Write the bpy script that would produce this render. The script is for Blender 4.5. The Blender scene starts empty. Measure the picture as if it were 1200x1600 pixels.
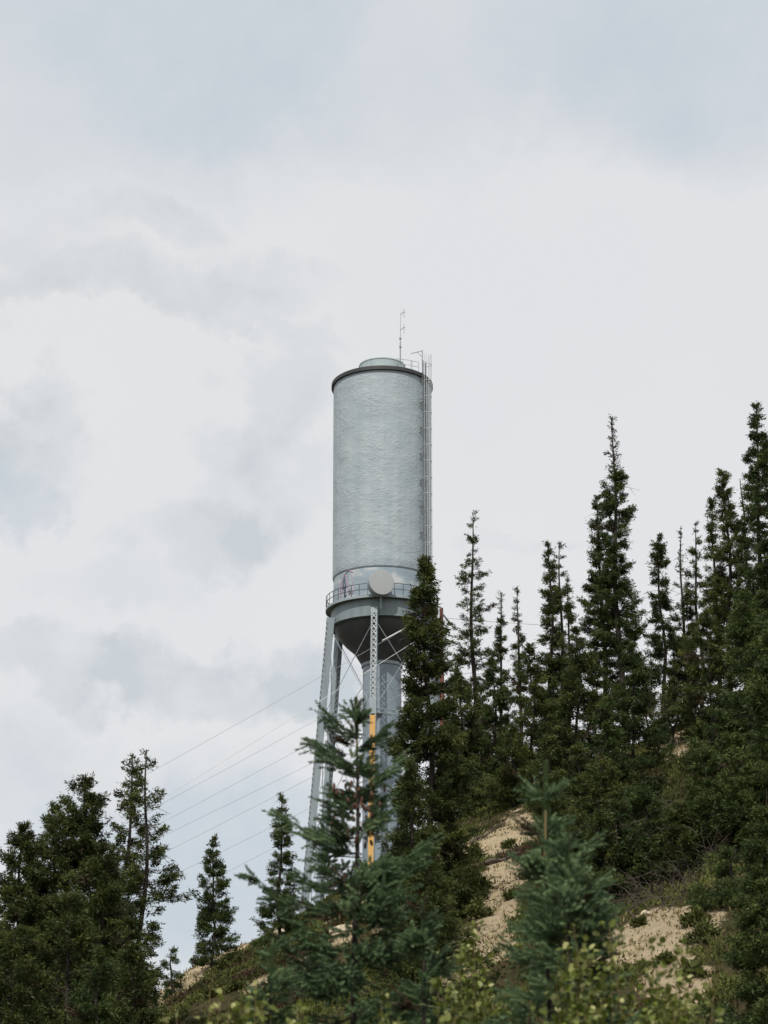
import bpy, math, random
import numpy as np
from mathutils import Vector

# ------------------------------------------------------------------ camera
SC = bpy.context.scene
COL = SC.collection
FPX, PITCH, SHIFT = 3000.0, math.radians(11.0), 0.2635      # focal length in photo pixels, pitch, vertical shift
CAM_Z = 1.7
cam_d = bpy.data.cameras.new("camera")
cam = bpy.data.objects.new("camera", cam_d)
COL.objects.link(cam)
cam.location = (0, 0, CAM_Z)
cam.rotation_euler = (math.pi / 2 + PITCH, 0, 0)
cam_d.sensor_fit = 'VERTICAL'
cam_d.sensor_height = 36.0
cam_d.sensor_width = 27.0
cam_d.lens = FPX / 1600.0 * 36.0
cam_d.shift_y = SHIFT
cam_d.clip_end = 5000.0
cam_d.dof.use_dof = True
cam_d.dof.focus_distance = 150.0
cam_d.dof.aperture_fstop = 4.4
SC.camera = cam


def ray(px, py):
    u = (px - 600.0) / FPX
    v = (800.0 - py + SHIFT * 1600.0) / FPX
    return np.array([u, math.cos(PITCH) - v * math.sin(PITCH), math.sin(PITCH) + v * math.cos(PITCH)])


def at(px, py, Y):
    d = ray(px, py)
    return np.array([0, 0, CAM_Z]) + d * (Y / d[1])


# ------------------------------------------------------------------ light
SUN_EL, SUN_AZ = math.radians(52.0), math.radians(-13.0)    # sun behind the camera, a little to the left
to_sun = Vector((math.sin(SUN_AZ) * math.cos(SUN_EL), -math.cos(SUN_AZ) * math.cos(SUN_EL), math.sin(SUN_EL)))
sun_d = bpy.data.lights.new("sun", 'SUN')
sun_d.energy = 3.4
sun_d.angle = math.radians(0.8)
sun_d.color = (1.0, 0.94, 0.86)
sun = bpy.data.objects.new("sun", sun_d)
COL.objects.link(sun)
sun.rotation_euler = to_sun.to_track_quat('Z', 'Y').to_euler()
sun.location = (0, 0, 120)

SC.view_settings.view_transform = 'Standard'
SC.view_settings.look = 'None'
SC.view_settings.exposure = 0.0
SC.view_settings.gamma = 1.0
SC.view_settings.use_curve_mapping = False

# ------------------------------------------------------------------ sky: thin overcast with soft grey patches
W = bpy.data.worlds.new("World")
SC.world = W
W.use_nodes = True
nt = W.node_tree
nt.nodes.clear()
N, LK = nt.nodes, nt.links


def vmath(op, a=None, b=None):
    n = N.new('ShaderNodeVectorMath'); n.operation = op
    for i, x in enumerate((a, b)):
        if x is None: continue
        if isinstance(x, (tuple, list)): n.inputs[i].default_value = x
        else: LK.new(x, n.inputs[i])
    return n


def fmath(op, a, b, clamp=False):
    n = N.new('ShaderNodeMath'); n.operation = op; n.use_clamp = clamp
    for i, x in enumerate((a, b)):
        if isinstance(x, (int, float)): n.inputs[i].default_value = x
        else: LK.new(x, n.inputs[i])
    return n.outputs[0]


def sky_noise(vec, scale, detail, rough):
    n = N.new('ShaderNodeTexNoise'); n.noise_dimensions = '3D'
    n.inputs['Scale'].default_value = scale; n.inputs['Detail'].default_value = detail
    n.inputs['Roughness'].default_value = rough
    LK.new(vec, n.inputs['Vector'])
    return n


tc = N.new('ShaderNodeTexCoord')
D0 = vmath('NORMALIZE', tc.outputs['Generated']).outputs[0]
wn = sky_noise(D0, 9.0, 12.0, 0.62)
wc = vmath('SUBTRACT', wn.outputs['Color'], (0.5, 0.5, 0.5)).outputs[0]
ws = vmath('SCALE', wc); ws.inputs['Scale'].default_value = 0.16
DW = vmath('ADD', D0, ws.outputs[0]).outputs[0]


def blob(px, py, rx, ry, st, lo=0.15):
    c = ray(px, py); c /= np.linalg.norm(c)
    r = np.cross(c, [0, 0, 1]); r /= np.linalg.norm(r)
    u = np.cross(r, c)
    d = vmath('SUBTRACT', DW, tuple(c)).outputs[0]
    a = vmath('DOT_PRODUCT', d, tuple(r * (FPX / rx))).outputs['Value']
    b = vmath('DOT_PRODUCT', d, tuple(u * (FPX / ry))).outputs['Value']
    q = fmath('ADD', fmath('MULTIPLY', a, a), fmath('MULTIPLY', b, b))
    mr = N.new('ShaderNodeMapRange'); mr.interpolation_type = 'SMOOTHSTEP'
    mr.inputs['From Min'].default_value = lo; mr.inputs['From Max'].default_value = 1.5
    mr.inputs['To Min'].default_value = st; mr.inputs['To Max'].default_value = 0.0
    LK.new(q, mr.inputs['Value'])
    return mr.outputs[0]


def total(blobs):
    s = None
    for bl in blobs:
        o = blob(*bl)
        s = o if s is None else fmath('ADD', s, o)
    return s


grey_blobs = [(20, 690, 105, 85, .85), (255, 822, 130, 52, .55), (350, 780, 110, 70, .3), (160, 900, 130, 40, .25), (440, 640, 75, 75, .5), (220, 500, 210, 55, .55),
              (270, 370, 80, 45, .45), (420, 450, 130, 45, .4), (450, 545, 90, 22, .35), (430, 740, 80, 60, .35),
              (330, 1030, 190, 60, .8), (470, 1035, 90, 60, .7), (70, 1040, 160, 60, .6), (850, 845, 110, 18, .25),
              (100, 400, 140, 60, .3), (200, 1180, 260, 70, .35)]
blue_blobs = [(120, 80, 460, 230, .46), (700, 0, 660, 210, .42), (1150, 30, 400, 200, .38), (340, 1380, 260, 170, .9),
              (60, 1260, 160, 90, .35), (20, 740, 60, 60, .5), (480, 1030, 60, 40, .4)]
wispy = sky_noise(D0, 20.0, 12.0, 0.62)
wm = N.new('ShaderNodeMapRange'); wm.inputs['From Min'].default_value = .3; wm.inputs['From Max'].default_value = .7
wm.inputs['To Min'].default_value = .15; wm.inputs['To Max'].default_value = 1.6
LK.new(wispy.outputs['Fac'], wm.inputs['Value'])
gfac = fmath('MULTIPLY', total(grey_blobs), wm.outputs[0], True)
bfac = fmath('MULTIPLY', total(blue_blobs), fmath('ADD', fmath('MULTIPLY', wm.outputs[0], .3), .75), True)
broad = sky_noise(D0, 5.0, 6.0, 0.5)
br = N.new('ShaderNodeMapRange'); br.inputs['From Min'].default_value = .35; br.inputs['From Max'].default_value = .7
LK.new(broad.outputs['Fac'], br.inputs['Value'])


def mixc(fac, a, b):
    m = N.new('ShaderNodeMix'); m.data_type = 'RGBA'
    if isinstance(fac, float): m.inputs['Factor'].default_value = fac
    else: LK.new(fac, m.inputs['Factor'])
    for i, x in ((6, a), (7, b)):
        if isinstance(x, tuple): m.inputs[i].default_value = x
        else: LK.new(x, m.inputs[i])
    return m.outputs[2]


c0 = mixc(fmath('MULTIPLY', br.outputs[0], .6), (.805, .81, .817, 1), (.765, .78, .80, 1))
c1 = mixc(gfac, c0, (.62, .66, .685, 1))
c2 = mixc(bfac, c1, (.58, .645, .705, 1))
skyt = N.new('ShaderNodeTexSky'); skyt.sky_type = 'NISHITA'; skyt.sun_disc = False
skyt.sun_elevation = SUN_EL; skyt.sun_rotation = math.pi + SUN_AZ * -1
bg1 = N.new('ShaderNodeBackground'); bg1.inputs['Strength'].default_value = 0.1
LK.new(skyt.outputs[0], bg1.inputs['Color'])
bg2 = N.new('ShaderNodeBackground'); bg2.inputs['Strength'].default_value = 1.0
LK.new(c2, bg2.inputs['Color'])
ms = N.new('ShaderNodeMixShader'); ms.inputs[0].default_value = 0.94
LK.new(bg1.outputs[0], ms.inputs[1]); LK.new(bg2.outputs[0], ms.inputs[2])
wo = N.new('ShaderNodeOutputWorld'); LK.new(ms.outputs[0], wo.inputs['Surface'])

SC.cycles.max_bounces = 6
SC.cycles.transparent_max_bounces = 4
SC.cycles.use_denoising = True


# ------------------------------------------------------------------ materials
def new_mat(name):
    m = bpy.data.materials.new(name); m.use_nodes = True
    t = m.node_tree; t.nodes.clear()
    out = t.nodes.new('ShaderNodeOutputMaterial')
    p = t.nodes.new('ShaderNodeBsdfPrincipled')
    t.links.new(p.outputs[0], out.inputs[0])
    return m, t, p, out


def tnode(t, kind, **kw):
    n = t.nodes.new(kind)
    for k, v in kw.items(): setattr(n, k, v)
    return n


def ramp(t, fac, stops):
    r = t.nodes.new('ShaderNodeValToRGB')
    while len(r.color_ramp.elements) < len(stops): r.color_ramp.elements.new(.5)
    for e, (p, c) in zip(r.color_ramp.elements, stops):
        e.position = p; e.color = (*c, 1)
    t.links.new(fac, r.inputs[0])
    return r.outputs[0]


def painted(name, base, rough=0.55, metal=0.0, stain=0.25, scale=1.2, streak=True, bump=0.0, stain_col=None):
    """weathered paint: cloudy tone, vertical run streaks, optional fine bump"""
    m, t, p, out = new_mat(name)
    co = tnode(t, 'ShaderNodeTexCoord')
    mp = tnode(t, 'ShaderNodeMapping'); t.links.new(co.outputs['Object'], mp.inputs[0])
    mp.inputs['Scale'].default_value = (1, 1, .12 if streak else 1)
    n = tnode(t, 'ShaderNodeTexNoise'); n.inputs['Scale'].default_value = scale; n.inputs['Detail'].default_value = 8
    n.inputs['Roughness'].default_value = .65
    t.links.new(mp.outputs[0], n.inputs['Vector'])
    b = np.array(base); s = np.array(stain_col) if stain_col else b * (1 - stain)
    c = ramp(t, n.outputs['Fac'], [(.3, tuple(s)), (.55, tuple(b)), (.8, tuple(np.minimum(b * (1 + stain * .35), 1)))])
    t.links.new(c, p.inputs['Base Color'])
    p.inputs['Roughness'].default_value = rough; p.inputs['Metallic'].default_value = metal
    if bump:
        n2 = tnode(t, 'ShaderNodeTexNoise'); n2.inputs['Scale'].default_value = 12; n2.inputs['Detail'].default_value = 6
        t.links.new(co.outputs['Object'], n2.inputs['Vector'])
        bp = tnode(t, 'ShaderNodeBump'); bp.inputs['Strength'].default_value = bump; bp.inputs['Distance'].default_value = .02
        t.links.new(n2.outputs['Fac'], bp.inputs['Height']); t.links.new(bp.outputs[0], p.inputs['Normal'])
    return m


def foliage(name, dark, mid, tip, trans=0.25, rough=0.6):
    m, t, p, out = new_mat(name)
    a = tnode(t, 'ShaderNodeAttribute', attribute_name='tint')
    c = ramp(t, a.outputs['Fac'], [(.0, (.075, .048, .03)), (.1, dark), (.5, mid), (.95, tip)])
    t.links.new(c, p.inputs['Base Color'])
    p.inputs['Roughness'].default_value = rough
    p.inputs['Specular IOR Level'].default_value = .2
    tr = tnode(t, 'ShaderNodeBsdfTranslucent'); t.links.new(c, tr.inputs['Color'])
    mx = tnode(t, 'ShaderNodeMixShader'); mx.inputs[0].default_value = trans
    t.links.new(p.outputs[0], mx.inputs[1]); t.links.new(tr.outputs[0], mx.inputs[2])
    t.links.new(mx.outputs[0], out.inputs[0])
    return m


def foam_mat():
    """sprayed insulation on the tank: horizontal ripples, faint vertical seams"""
    m, t, p, out = new_mat('tank_foam')
    co = tnode(t, 'ShaderNodeTexCoord')
    sp = tnode(t, 'ShaderNodeSeparateXYZ'); t.links.new(co.outputs['Object'], sp.inputs[0])
    an = tnode(t, 'ShaderNodeMath', operation='ARCTAN2'); t.links.new(sp.outputs['X'], an.inputs[0])
    ng = tnode(t, 'ShaderNodeMath', operation='MULTIPLY'); t.links.new(sp.outputs['Y'], ng.inputs[0]); ng.inputs[1].default_value = -1
    t.links.new(ng.outputs[0], an.inputs[1])
    mu = tnode(t, 'ShaderNodeMath', operation='MULTIPLY'); t.links.new(an.outputs[0], mu.inputs[0]); mu.inputs[1].default_value = 4.8
    cb = tnode(t, 'ShaderNodeCombineXYZ'); t.links.new(mu.outputs[0], cb.inputs[0]); t.links.new(sp.outputs['Z'], cb.inputs[1])
    # vertical runs, stained
    m1 = tnode(t, 'ShaderNodeMapping'); t.links.new(cb.outputs[0], m1.inputs[0]); m1.inputs['Scale'].default_value = (1.6, .035, 1)
    n1 = tnode(t, 'ShaderNodeTexNoise'); n1.inputs['Scale'].default_value = 1.0; n1.inputs['Detail'].default_value = 6
    t.links.new(m1.outputs[0], n1.inputs['Vector'])
    n3 = tnode(t, 'ShaderNodeTexNoise'); n3.inputs['Scale'].default_value = .35; n3.inputs['Detail'].default_value = 6
    t.links.new(cb.outputs[0], n3.inputs['Vector'])
    ad = tnode(t, 'ShaderNodeMath', operation='ADD'); t.links.new(n1.outputs['Fac'], ad.inputs[0]); t.links.new(n3.outputs['Fac'], ad.inputs[1])
    hf = tnode(t, 'ShaderNodeMath', operation='MULTIPLY'); t.links.new(ad.outputs[0], hf.inputs[0]); hf.inputs[1].default_value = .5
    c = ramp(t, hf.outputs[0], [(.34, (.29, .345, .385)), (.5, (.325, .38, .415)), (.66, (.365, .415, .44))])
    # ripples
    m2 = tnode(t, 'ShaderNodeMapping'); t.links.new(cb.outputs[0], m2.inputs[0]); m2.inputs['Scale'].default_value = (1.0, 1.9, 1)
    w = tnode(t, 'ShaderNodeTexNoise'); w.inputs['Scale'].default_value = 1.5; w.inputs['Detail'].default_value = 7; w.inputs['Roughness'].default_value = .6
    w.inputs['Distortion'].default_value = 1.3
    t.links.new(m2.outputs[0], w.inputs['Vector'])
    w2 = tnode(t, 'ShaderNodeTexNoise'); w2.inputs['Scale'].default_value = .55; w2.inputs['Detail'].default_value = 4; t.links.new(cb.outputs[0], w2.inputs['Vector'])
    wr = tnode(t, 'ShaderNodeMapRange'); wr.inputs['From Min'].default_value = .35; wr.inputs['From Max'].default_value = .68; wr.inputs['To Min'].default_value = .15; wr.inputs['To Max'].default_value = 1.5
    t.links.new(w2.outputs['Fac'], wr.inputs['Value'])
    wh = tnode(t, 'ShaderNodeMath', operation='MULTIPLY'); t.links.new(w.outputs['Fac'], wh.inputs[0]); t.links.new(wr.outputs[0], wh.inputs[1])
    bp = tnode(t, 'ShaderNodeBump'); bp.inputs['Strength'].default_value = .62; bp.inputs['Distance'].default_value = .13
    t.links.new(wh.outputs[0], bp.inputs['Height']); t.links.new(bp.outputs[0], p.inputs['Normal'])
    t.links.new(c, p.inputs['Base Color'])
    p.inputs['Roughness'].default_value = .6
    return m


def skirt_mat():
    m, t, p, out = new_mat('tank_skirt')
    co = tnode(t, 'ShaderNodeTexCoord')
    mp = tnode(t, 'ShaderNodeMapping'); t.links.new(co.outputs['Object'], mp.inputs[0]); mp.inputs['Scale'].default_value = (1, 1, 1.6)
    n = tnode(t, 'ShaderNodeTexNoise'); n.inputs['Scale'].default_value = .75; n.inputs['Detail'].default_value = 7
    t.links.new(mp.outputs[0], n.inputs['Vector'])
    c = ramp(t, n.outputs['Fac'], [(.36, (.23, .295, .345)), (.5, (.27, .335, .38)), (.58, (.36, .41, .435)), (.68, (.46, .49, .495))])
    t.links.new(c, p.inputs['Base Color']); p.inputs['Roughness'].default_value = .5
    return m


def terrain_mat():
    m, t, p, out = new_mat('hill_ground')
    a = tnode(t, 'ShaderNodeAttribute', attribute_name='sand')
    co = tnode(t, 'ShaderNodeTexCoord')
    n = tnode(t, 'ShaderNodeTexNoise'); n.inputs['Scale'].default_value = 1.3; n.inputs['Detail'].default_value = 9; n.inputs['Roughness'].default_value = .65
    t.links.new(co.outputs['Object'], n.inputs['Vector'])
    n2 = tnode(t, 'ShaderNodeTexNoise'); n2.inputs['Scale'].default_value = 9; n2.inputs['Detail'].default_value = 6; n2.inputs['Roughness'].default_value = .7
    t.links.new(co.outputs['Object'], n2.inputs['Vector'])
    n5 = tnode(t, 'ShaderNodeTexNoise'); n5.inputs['Scale'].default_value = 2.2; n5.inputs['Detail'].default_value = 12; n5.inputs['Roughness'].default_value = .82
    t.links.new(co.outputs['Object'], n5.inputs['Vector'])
    sandc = ramp(t, n5.outputs['Fac'], [(.24, (.17, .135, .09)), (.40, (.37, .295, .195)), (.52, (.47, .385, .25)), (.75, (.55, .46, .31))])
    vegc = ramp(t, n.outputs['Fac'], [(.3, (.035, .03, .018)), (.45, (.06, .058, .022)), (.55, (.075, .055, .03)), (.68, (.085, .09, .03)), (.8, (.12, .105, .06))])
    s1 = tnode(t, 'ShaderNodeMath', operation='SUBTRACT'); t.links.new(n.outputs['Fac'], s1.inputs[0]); s1.inputs[1].default_value = .5
    s2 = tnode(t, 'ShaderNodeMath', operation='MULTIPLY_ADD'); t.links.new(s1.outputs[0], s2.inputs[0]); s2.inputs[1].default_value = 1.3
    s3 = tnode(t, 'ShaderNodeMath', operation='MULTIPLY_ADD'); t.links.new(n2.outputs['Fac'], s3.inputs[0]); s3.inputs[1].default_value = .9
    s4 = tnode(t, 'ShaderNodeMath', operation='SUBTRACT'); t.links.new(a.outputs['Fac'], s4.inputs[0]); s4.inputs[1].default_value = .45
    t.links.new(s4.outputs[0], s3.inputs[2]); t.links.new(s3.outputs[0], s2.inputs[2])
    mr = tnode(t, 'ShaderNodeMapRange'); mr.inputs['From Min'].default_value = .38; mr.inputs['From Max'].default_value = .56
    t.links.new(s2.outputs[0], mr.inputs['Value'])
    mx = tnode(t, 'ShaderNodeMix', data_type='RGBA'); t.links.new(mr.outputs[0], mx.inputs['Factor'])
    t.links.new(vegc, mx.inputs[6]); t.links.new(sandc, mx.inputs[7])
    t.links.new(mx.outputs[2], p.inputs['Base Color'])
    p.inputs['Roughness'].default_value = .95; p.inputs['Specular IOR Level'].default_value = .1
    bp = tnode(t, 'ShaderNodeBump'); bp.inputs['Strength'].default_value = 1.0; bp.inputs['Distance'].default_value = .16
    t.links.new(n2.outputs['Fac'], bp.inputs['Height']); t.links.new(bp.outputs[0], p.inputs['Normal'])
    return m


M = dict(
    foam=foam_mat(), skirt=skirt_mat(), ground=terrain_mat(),
    rim=painted('rim_brown', (.036, .036, .040), .6),
    roof=painted('roof_paint', (.33, .39, .405), .5),
    steel=painted('steel_paint', (.27, .32, .35), .5, stain=.25),
    girder=painted('girder_paint', (.19, .235, .25), .5, stain=.35),
    bowl=painted('bowl_shaded_paint', (.058, .060, .064), .6, stain=.3, scale=.6),  # same paint as the tower, underside shade put into the base colour
    riser=painted('riser_paint', (.215, .27, .315), .45, stain=.12, scale=.5),
    light=painted('pale_steel', (.52, .56, .575), .5, stain=.15),
    yellow=painted('yellow_plate', (.53, .275, .04), .6, stain=.4, scale=.8, stain_col=(.50, .31, .11)),
    dish=painted('dish_face', (.34, .36, .365), .5, stain=.12, scale=.8),
    dark=painted('dark_metal', (.06, .065, .07), .5),
    lace=painted('lacing_steel', (.42, .465, .48), .5, stain=.25),
    ladder=painted('ladder_steel', (.13, .145, .15), .5),
    galv=painted('galvanised', (.33, .37, .39), .4, metal=.3),
    pink=painted('pink_spray', (.40, .29, .38), .6, streak=False),
    black=painted('black_spray', (.07, .08, .14), .6, streak=False),
    pole=painted('pole_wood', (.13, .052, .034), .85, stain=.5, scale=3, bump=.6),
    wire=painted('wire_metal', (.33, .345, .36), .4),
    palewire=painted('pale_wire', (.62, .63, .63), .4),
    bark=painted('spruce_bark', (.034, .026, .021), .95, stain=.5, scale=5, bump=.8),
    twig=painted('dead_twig', (.085, .068, .055), .95, stain=.4, scale=4),
    leader=painted('young_bark', (.17, .125, .05), .9, stain=.35, scale=6),
    cone=painted('cone_brown', (.075, .035, .02), .85, stain=.4, scale=8, streak=False),
    rock=painted('pale_rock', (.50, .43, .31), .95, stain=.4, scale=2.5, streak=False, bump=1.0),
    concrete=painted('concrete', (.34, .33, .31), .9, bump=.4),
    spruce=foliage('spruce_needles', (.021, .034, .011), (.049, .076, .021), (.120, .150, .040)),
    olive=foliage('olive_needles', (.023, .032, .010), (.056, .075, .019), (.140, .155, .040)),
    blue=foliage('blue_needles', (.040, .066, .029), (.108, .172, .080), (.225, .305, .145), .25),
    leaf=foliage('shrub_leaf', (.05, .068, .014), (.135, .165, .03), (.46, .46, .20), .3, .45),
    straw=foliage('straw', (.10, .085, .035), (.24, .19, .095), (.40, .33, .19), .2, .85),
    heath=foliage('heath_leaf', (.036, .040, .012), (.088, .104, .028), (.155, .17, .05), .2, .8),
)


# ------------------------------------------------------------------ object helpers
def finish(ob, parent, loc=None):
    COL.objects.link(ob)
    if parent is not None: ob.parent = parent
    if loc is not None: ob.location = loc
    return ob


def mesh_obj(name, V, F, mat, parent=None, tint=None, smooth=False, loc=None):
    me = bpy.data.meshes.new(name)
    V = np.asarray(V, dtype=np.float32)
    if isinstance(F, np.ndarray):
        k = F.shape[1]
        me.vertices.add(len(V)); me.vertices.foreach_set('co', V.ravel())
        me.loops.add(F.size); me.loops.foreach_set('vertex_index', F.astype(np.int32).ravel())
        me.polygons.add(len(F)); me.polygons.foreach_set('loop_start', np.arange(0, F.size, k, dtype=np.int32))
        me.update(calc_edges=True)
    else:
        me.from_pydata(V.tolist(), [], F)
        me.update()
    if tint is not None:
        a = me.attributes.new('tint', 'FLOAT', 'POINT'); a.data.foreach_set('value', np.asarray(tint, dtype=np.float32))
    if smooth is not False:
        if smooth is True:
            me.polygons.foreach_set('use_smooth', np.ones(len(me.polygons), dtype=bool))
        else:
            me.polygons.foreach_set('use_smooth', np.ones(len(me.polygons), dtype=bool))
            try: me.set_sharp_from_angle(angle=math.radians(smooth))
            except Exception: pass
    me.materials.append(mat)
    return finish(bpy.data.objects.new(name, me), parent, loc)


def thing(name, label, cat, loc, group=None):
    o = bpy.data.objects.new(name, None)
    o.empty_display_size = .3
    COL.objects.link(o); o.location = loc
    return tag(o, label, cat, group)


def tag(o, label=None, cat=None, group=None, kind=None):
    if label: o['label'] = label
    if cat: o['category'] = cat
    if group: o['group'] = group
    if kind: o['kind'] = kind
    return o


class MB:
    """collects primitive shapes into one mesh"""
    def __init__(s): s.V, s.F = [], []

    def add(s, V, F):
        o = len(s.V)
        s.V += [tuple(map(float, v)) for v in V]
        s.F += [tuple(i + o for i in f) for f in F]
        return s

    def lathe(s, prof, n=96, c=(0, 0, 0), a0=0.0, a1=2 * math.pi, closed=False):
        full = abs(a1 - a0 - 2 * math.pi) < 1e-6
        m = n if full else n + 1
        V = []
        for (r, z) in prof:
            for i in range(m):
                a = a0 + (a1 - a0) * i / n
                V.append((c[0] + r * math.sin(a), c[1] - r * math.cos(a), c[2] + z))
        F = []
        K = len(prof)
        for k in range(K if closed else K - 1):
            kk = (k + 1) % K
            for i in range(n):
                j = (i + 1) % m
                F.append((k * m + i, k * m + j, kk * m + j, kk * m + i))
        return s.add(V, F)

    def disc(s, r, z, n=64, c=(0, 0, 0), up=True):
        V = [(c[0] + r * math.sin(2 * math.pi * i / n), c[1] - r * math.cos(2 * math.pi * i / n), c[2] + z) for i in range(n)]
        return s.add(V, [tuple(range(n)) if up else tuple(range(n - 1, -1, -1))])

    def tube(s, pts, r, n=6, cap=True):
        pts = [Vector(p) for p in pts]
        rs = r if isinstance(r, (list, tuple)) else [r] * len(pts)
        V, F = [], []
        ref = None
        for i, p in enumerate(pts):
            d = (pts[min(i + 1, len(pts) - 1)] - pts[max(i - 1, 0)]).normalized()
            if ref is None: ref = Vector((0, 0, 1)) if abs(d.z) < .9 else Vector((1, 0, 0))
            a = d.cross(ref).normalized(); b = d.cross(a).normalized()
            ref = -b if False else ref
            for k in range(n):
                t = 2 * math.pi * k / n
                V.append(p + (a * math.cos(t) + b * math.sin(t)) * rs[i])
        for i in range(len(pts) - 1):
            for k in range(n):
                F.append((i * n + k, i * n + (k + 1) % n, (i + 1) * n + (k + 1) % n, (i + 1) * n + k))
        if cap:
            F.append(tuple(range(n - 1, -1, -1))); F.append(tuple(range((len(pts) - 1) * n, len(pts) * n)))
        return s.add(V, F)

    def bar(s, p, q, w, h, side):
        """rectangular bar from p to q; w along 'side', h across"""
        p, q, side = Vector(p), Vector(q), Vector(side)
        d = (q - p).normalized()
        a = (side - d * side.dot(d)).normalized(); b = d.cross(a)
        V = []
        for c in (p, q):
            for (i, j) in ((-1, -1), (1, -1), (1, 1), (-1, 1)):
                V.append(c + a * (w / 2 * i) + b * (h / 2 * j))
        return s.add(V, [(0, 1, 5, 4), (1, 2, 6, 5), (2, 3, 7, 6), (3, 0, 4, 7), (3, 2, 1, 0), (4, 5, 6, 7)])

    def box(s, lo, hi):
        x0, y0, z0 = lo; x1, y1, z1 = hi
        V = [(x0, y0, z0), (x1, y0, z0), (x1, y1, z0), (x0, y1, z0), (x0, y0, z1), (x1, y0, z1), (x1, y1, z1), (x0, y1, z1)]
        return s.add(V, [(0, 3, 2, 1), (4, 5, 6, 7), (0, 1, 5, 4), (1, 2, 6, 5), (2, 3, 7, 6), (3, 0, 4, 7)])

    def build(s, name, mat, parent=None, smooth=False, loc=None):
        return mesh_obj(name, s.V, s.F, mat, parent, smooth=smooth, loc=loc)


def norm(a):
    return a / np.maximum(np.linalg.norm(a, axis=-1, keepdims=True), 1e-9)


# ------------------------------------------------------------------ terrain
_rng = np.random.default_rng(5)
_tab = _rng.random((256, 256))


def vnoise(x, y):
    x, y = np.asarray(x, float), np.asarray(y, float)
    xi, yi = np.floor(x).astype(int), np.floor(y).astype(int)
    fx, fy = x - xi, y - yi
    fx, fy = fx * fx * (3 - 2 * fx), fy * fy * (3 - 2 * fy)
    g = lambda i, j: _tab[i & 255, j & 255]
    return (g(xi, yi) * (1 - fx) + g(xi + 1, yi) * fx) * (1 - fy) + (g(xi, yi + 1) * (1 - fx) + g(xi + 1, yi + 1) * fx) * fy


def fbm(x, y, o=4):
    s, a, t = 0, 1.0, 0
    for i in range(o):
        s = s + a * vnoise(x * 2 ** i + 17.3 * i, y * 2 ** i + 5.1 * i); t += a; a *= .5
    return s / t - .5


RIDGE_Y = 75.0
_rpx = [(-400, 1800), (0, 1735), (100, 1670), (200, 1600), (270, 1532), (333, 1498), (400, 1474), (440, 1455), (480, 1420), (560, 1375),
        (640, 1318), (700, 1275), (800, 1240), (900, 1205), (1000, 1165), (1090, 1115), (1200, 1050), (1400, 960), (1800, 900)]
_rx = np.array([at(a, b, RIDGE_Y)[0] for a, b in _rpx])
_rz = np.maximum([at(a, b, RIDGE_Y)[2] for a, b in _rpx], .3)
_gy = np.array([-500, 0, 18, 30, 45, 60, 72, 78, 100, 176, 250, 600])
_gz = np.array([0, 0, 0, .13, .43, .73, .965, 1.005, 1.06, 1.12, 1.0, .3])


def H(x, y):
    x, y = np.asarray(x, float), np.asarray(y, float)
    s = RIDGE_Y / np.maximum(y, RIDGE_Y * .55)          # let the shoulder widen gently with distance
    zr = sum(np.interp(x * s + k, _rx, _rz) for k in (-1.2, 0, 1.2)) / 3
    g = sum(np.interp(y + k, _gy, _gz) for k in (-3, 0, 3)) / 3
    amp = np.clip(g * 1.6, 0, 1) * np.clip((170 - y) / 60, .1, 1)
    return zr * g + amp * (fbm(x * .16, y * .16) * 1.1 + fbm(x * .9 + 7, y * .9) * .28)


def hit(px, py, y0=14.0, y1=130.0):
    for Y in np.arange(y0, y1, .25):
        p = at(px, py, Y)
        if p[2] < H(p[0], p[1]): return p
    return None


sand_blobs = []
for (px, py, rx, ry, w) in [(775, 1310, 70, 16, 1), (812, 1292, 36, 14, 1), (735, 1330, 40, 12, .9), (790, 1365, 45, 22, 1), (770, 1420, 40, 40, 1), (765, 1475, 45, 30, .9),
                            (1040, 1455, 90, 34, 1), (985, 1480, 60, 30, .9), (1060, 1530, 55, 45, .9), (1085, 1122, 30, 16, 1), (1058, 1165, 34, 34, .8),
                            (985, 1302, 36, 12, .8), (262, 1560, 58, 24, 1.7), (225, 1588, 44, 20, 1.7), (302, 1532, 30, 14, 1.6), (330, 1505, 30, 5, .8), (355, 1490, 25, 4, .7), (395, 1473, 14, 8, 1.1),
                            (478, 1424, 34, 8, 1.1), (440, 1458, 26, 7, .8), (400, 1545, 26, 8, .9), (640, 1415, 60, 26, .9), (690, 1470, 40, 30, .8), (530, 1465, 26, 14, .8),
                            (560, 1400, 60, 20, .6), (470, 1505, 22, 12, .6), (690, 1545, 60, 30, .6), (900, 1240, 40, 14, .5)]:
    p = hit(px, py)
    if p is None: continue
    a, b = hit(px, py + ry), hit(px, py - ry)
    ry_m = abs((b if b is not None else p + 2)[1] - (a if a is not None else p - 2)[1]) / 2 + .25
    sand_blobs.append((p[0], p[1], rx / FPX * p[1], min(ry_m, 5.0), w))


def sandiness(x, y):
    s = np.zeros_like(x)
    for (cx, cy, rx, ry, w) in sand_blobs:
        q = ((x - cx) / rx) ** 2 + ((y - cy) / ry) ** 2
        s = np.maximum(s, w * np.clip(1.25 - .75 * q, 0, 1))
    return np.clip(s + .75 * fbm(x * .55, y * .55) + .8 * fbm(x * 1.9 + 11, y * 1.9) - .04, 0, 1)


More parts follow.
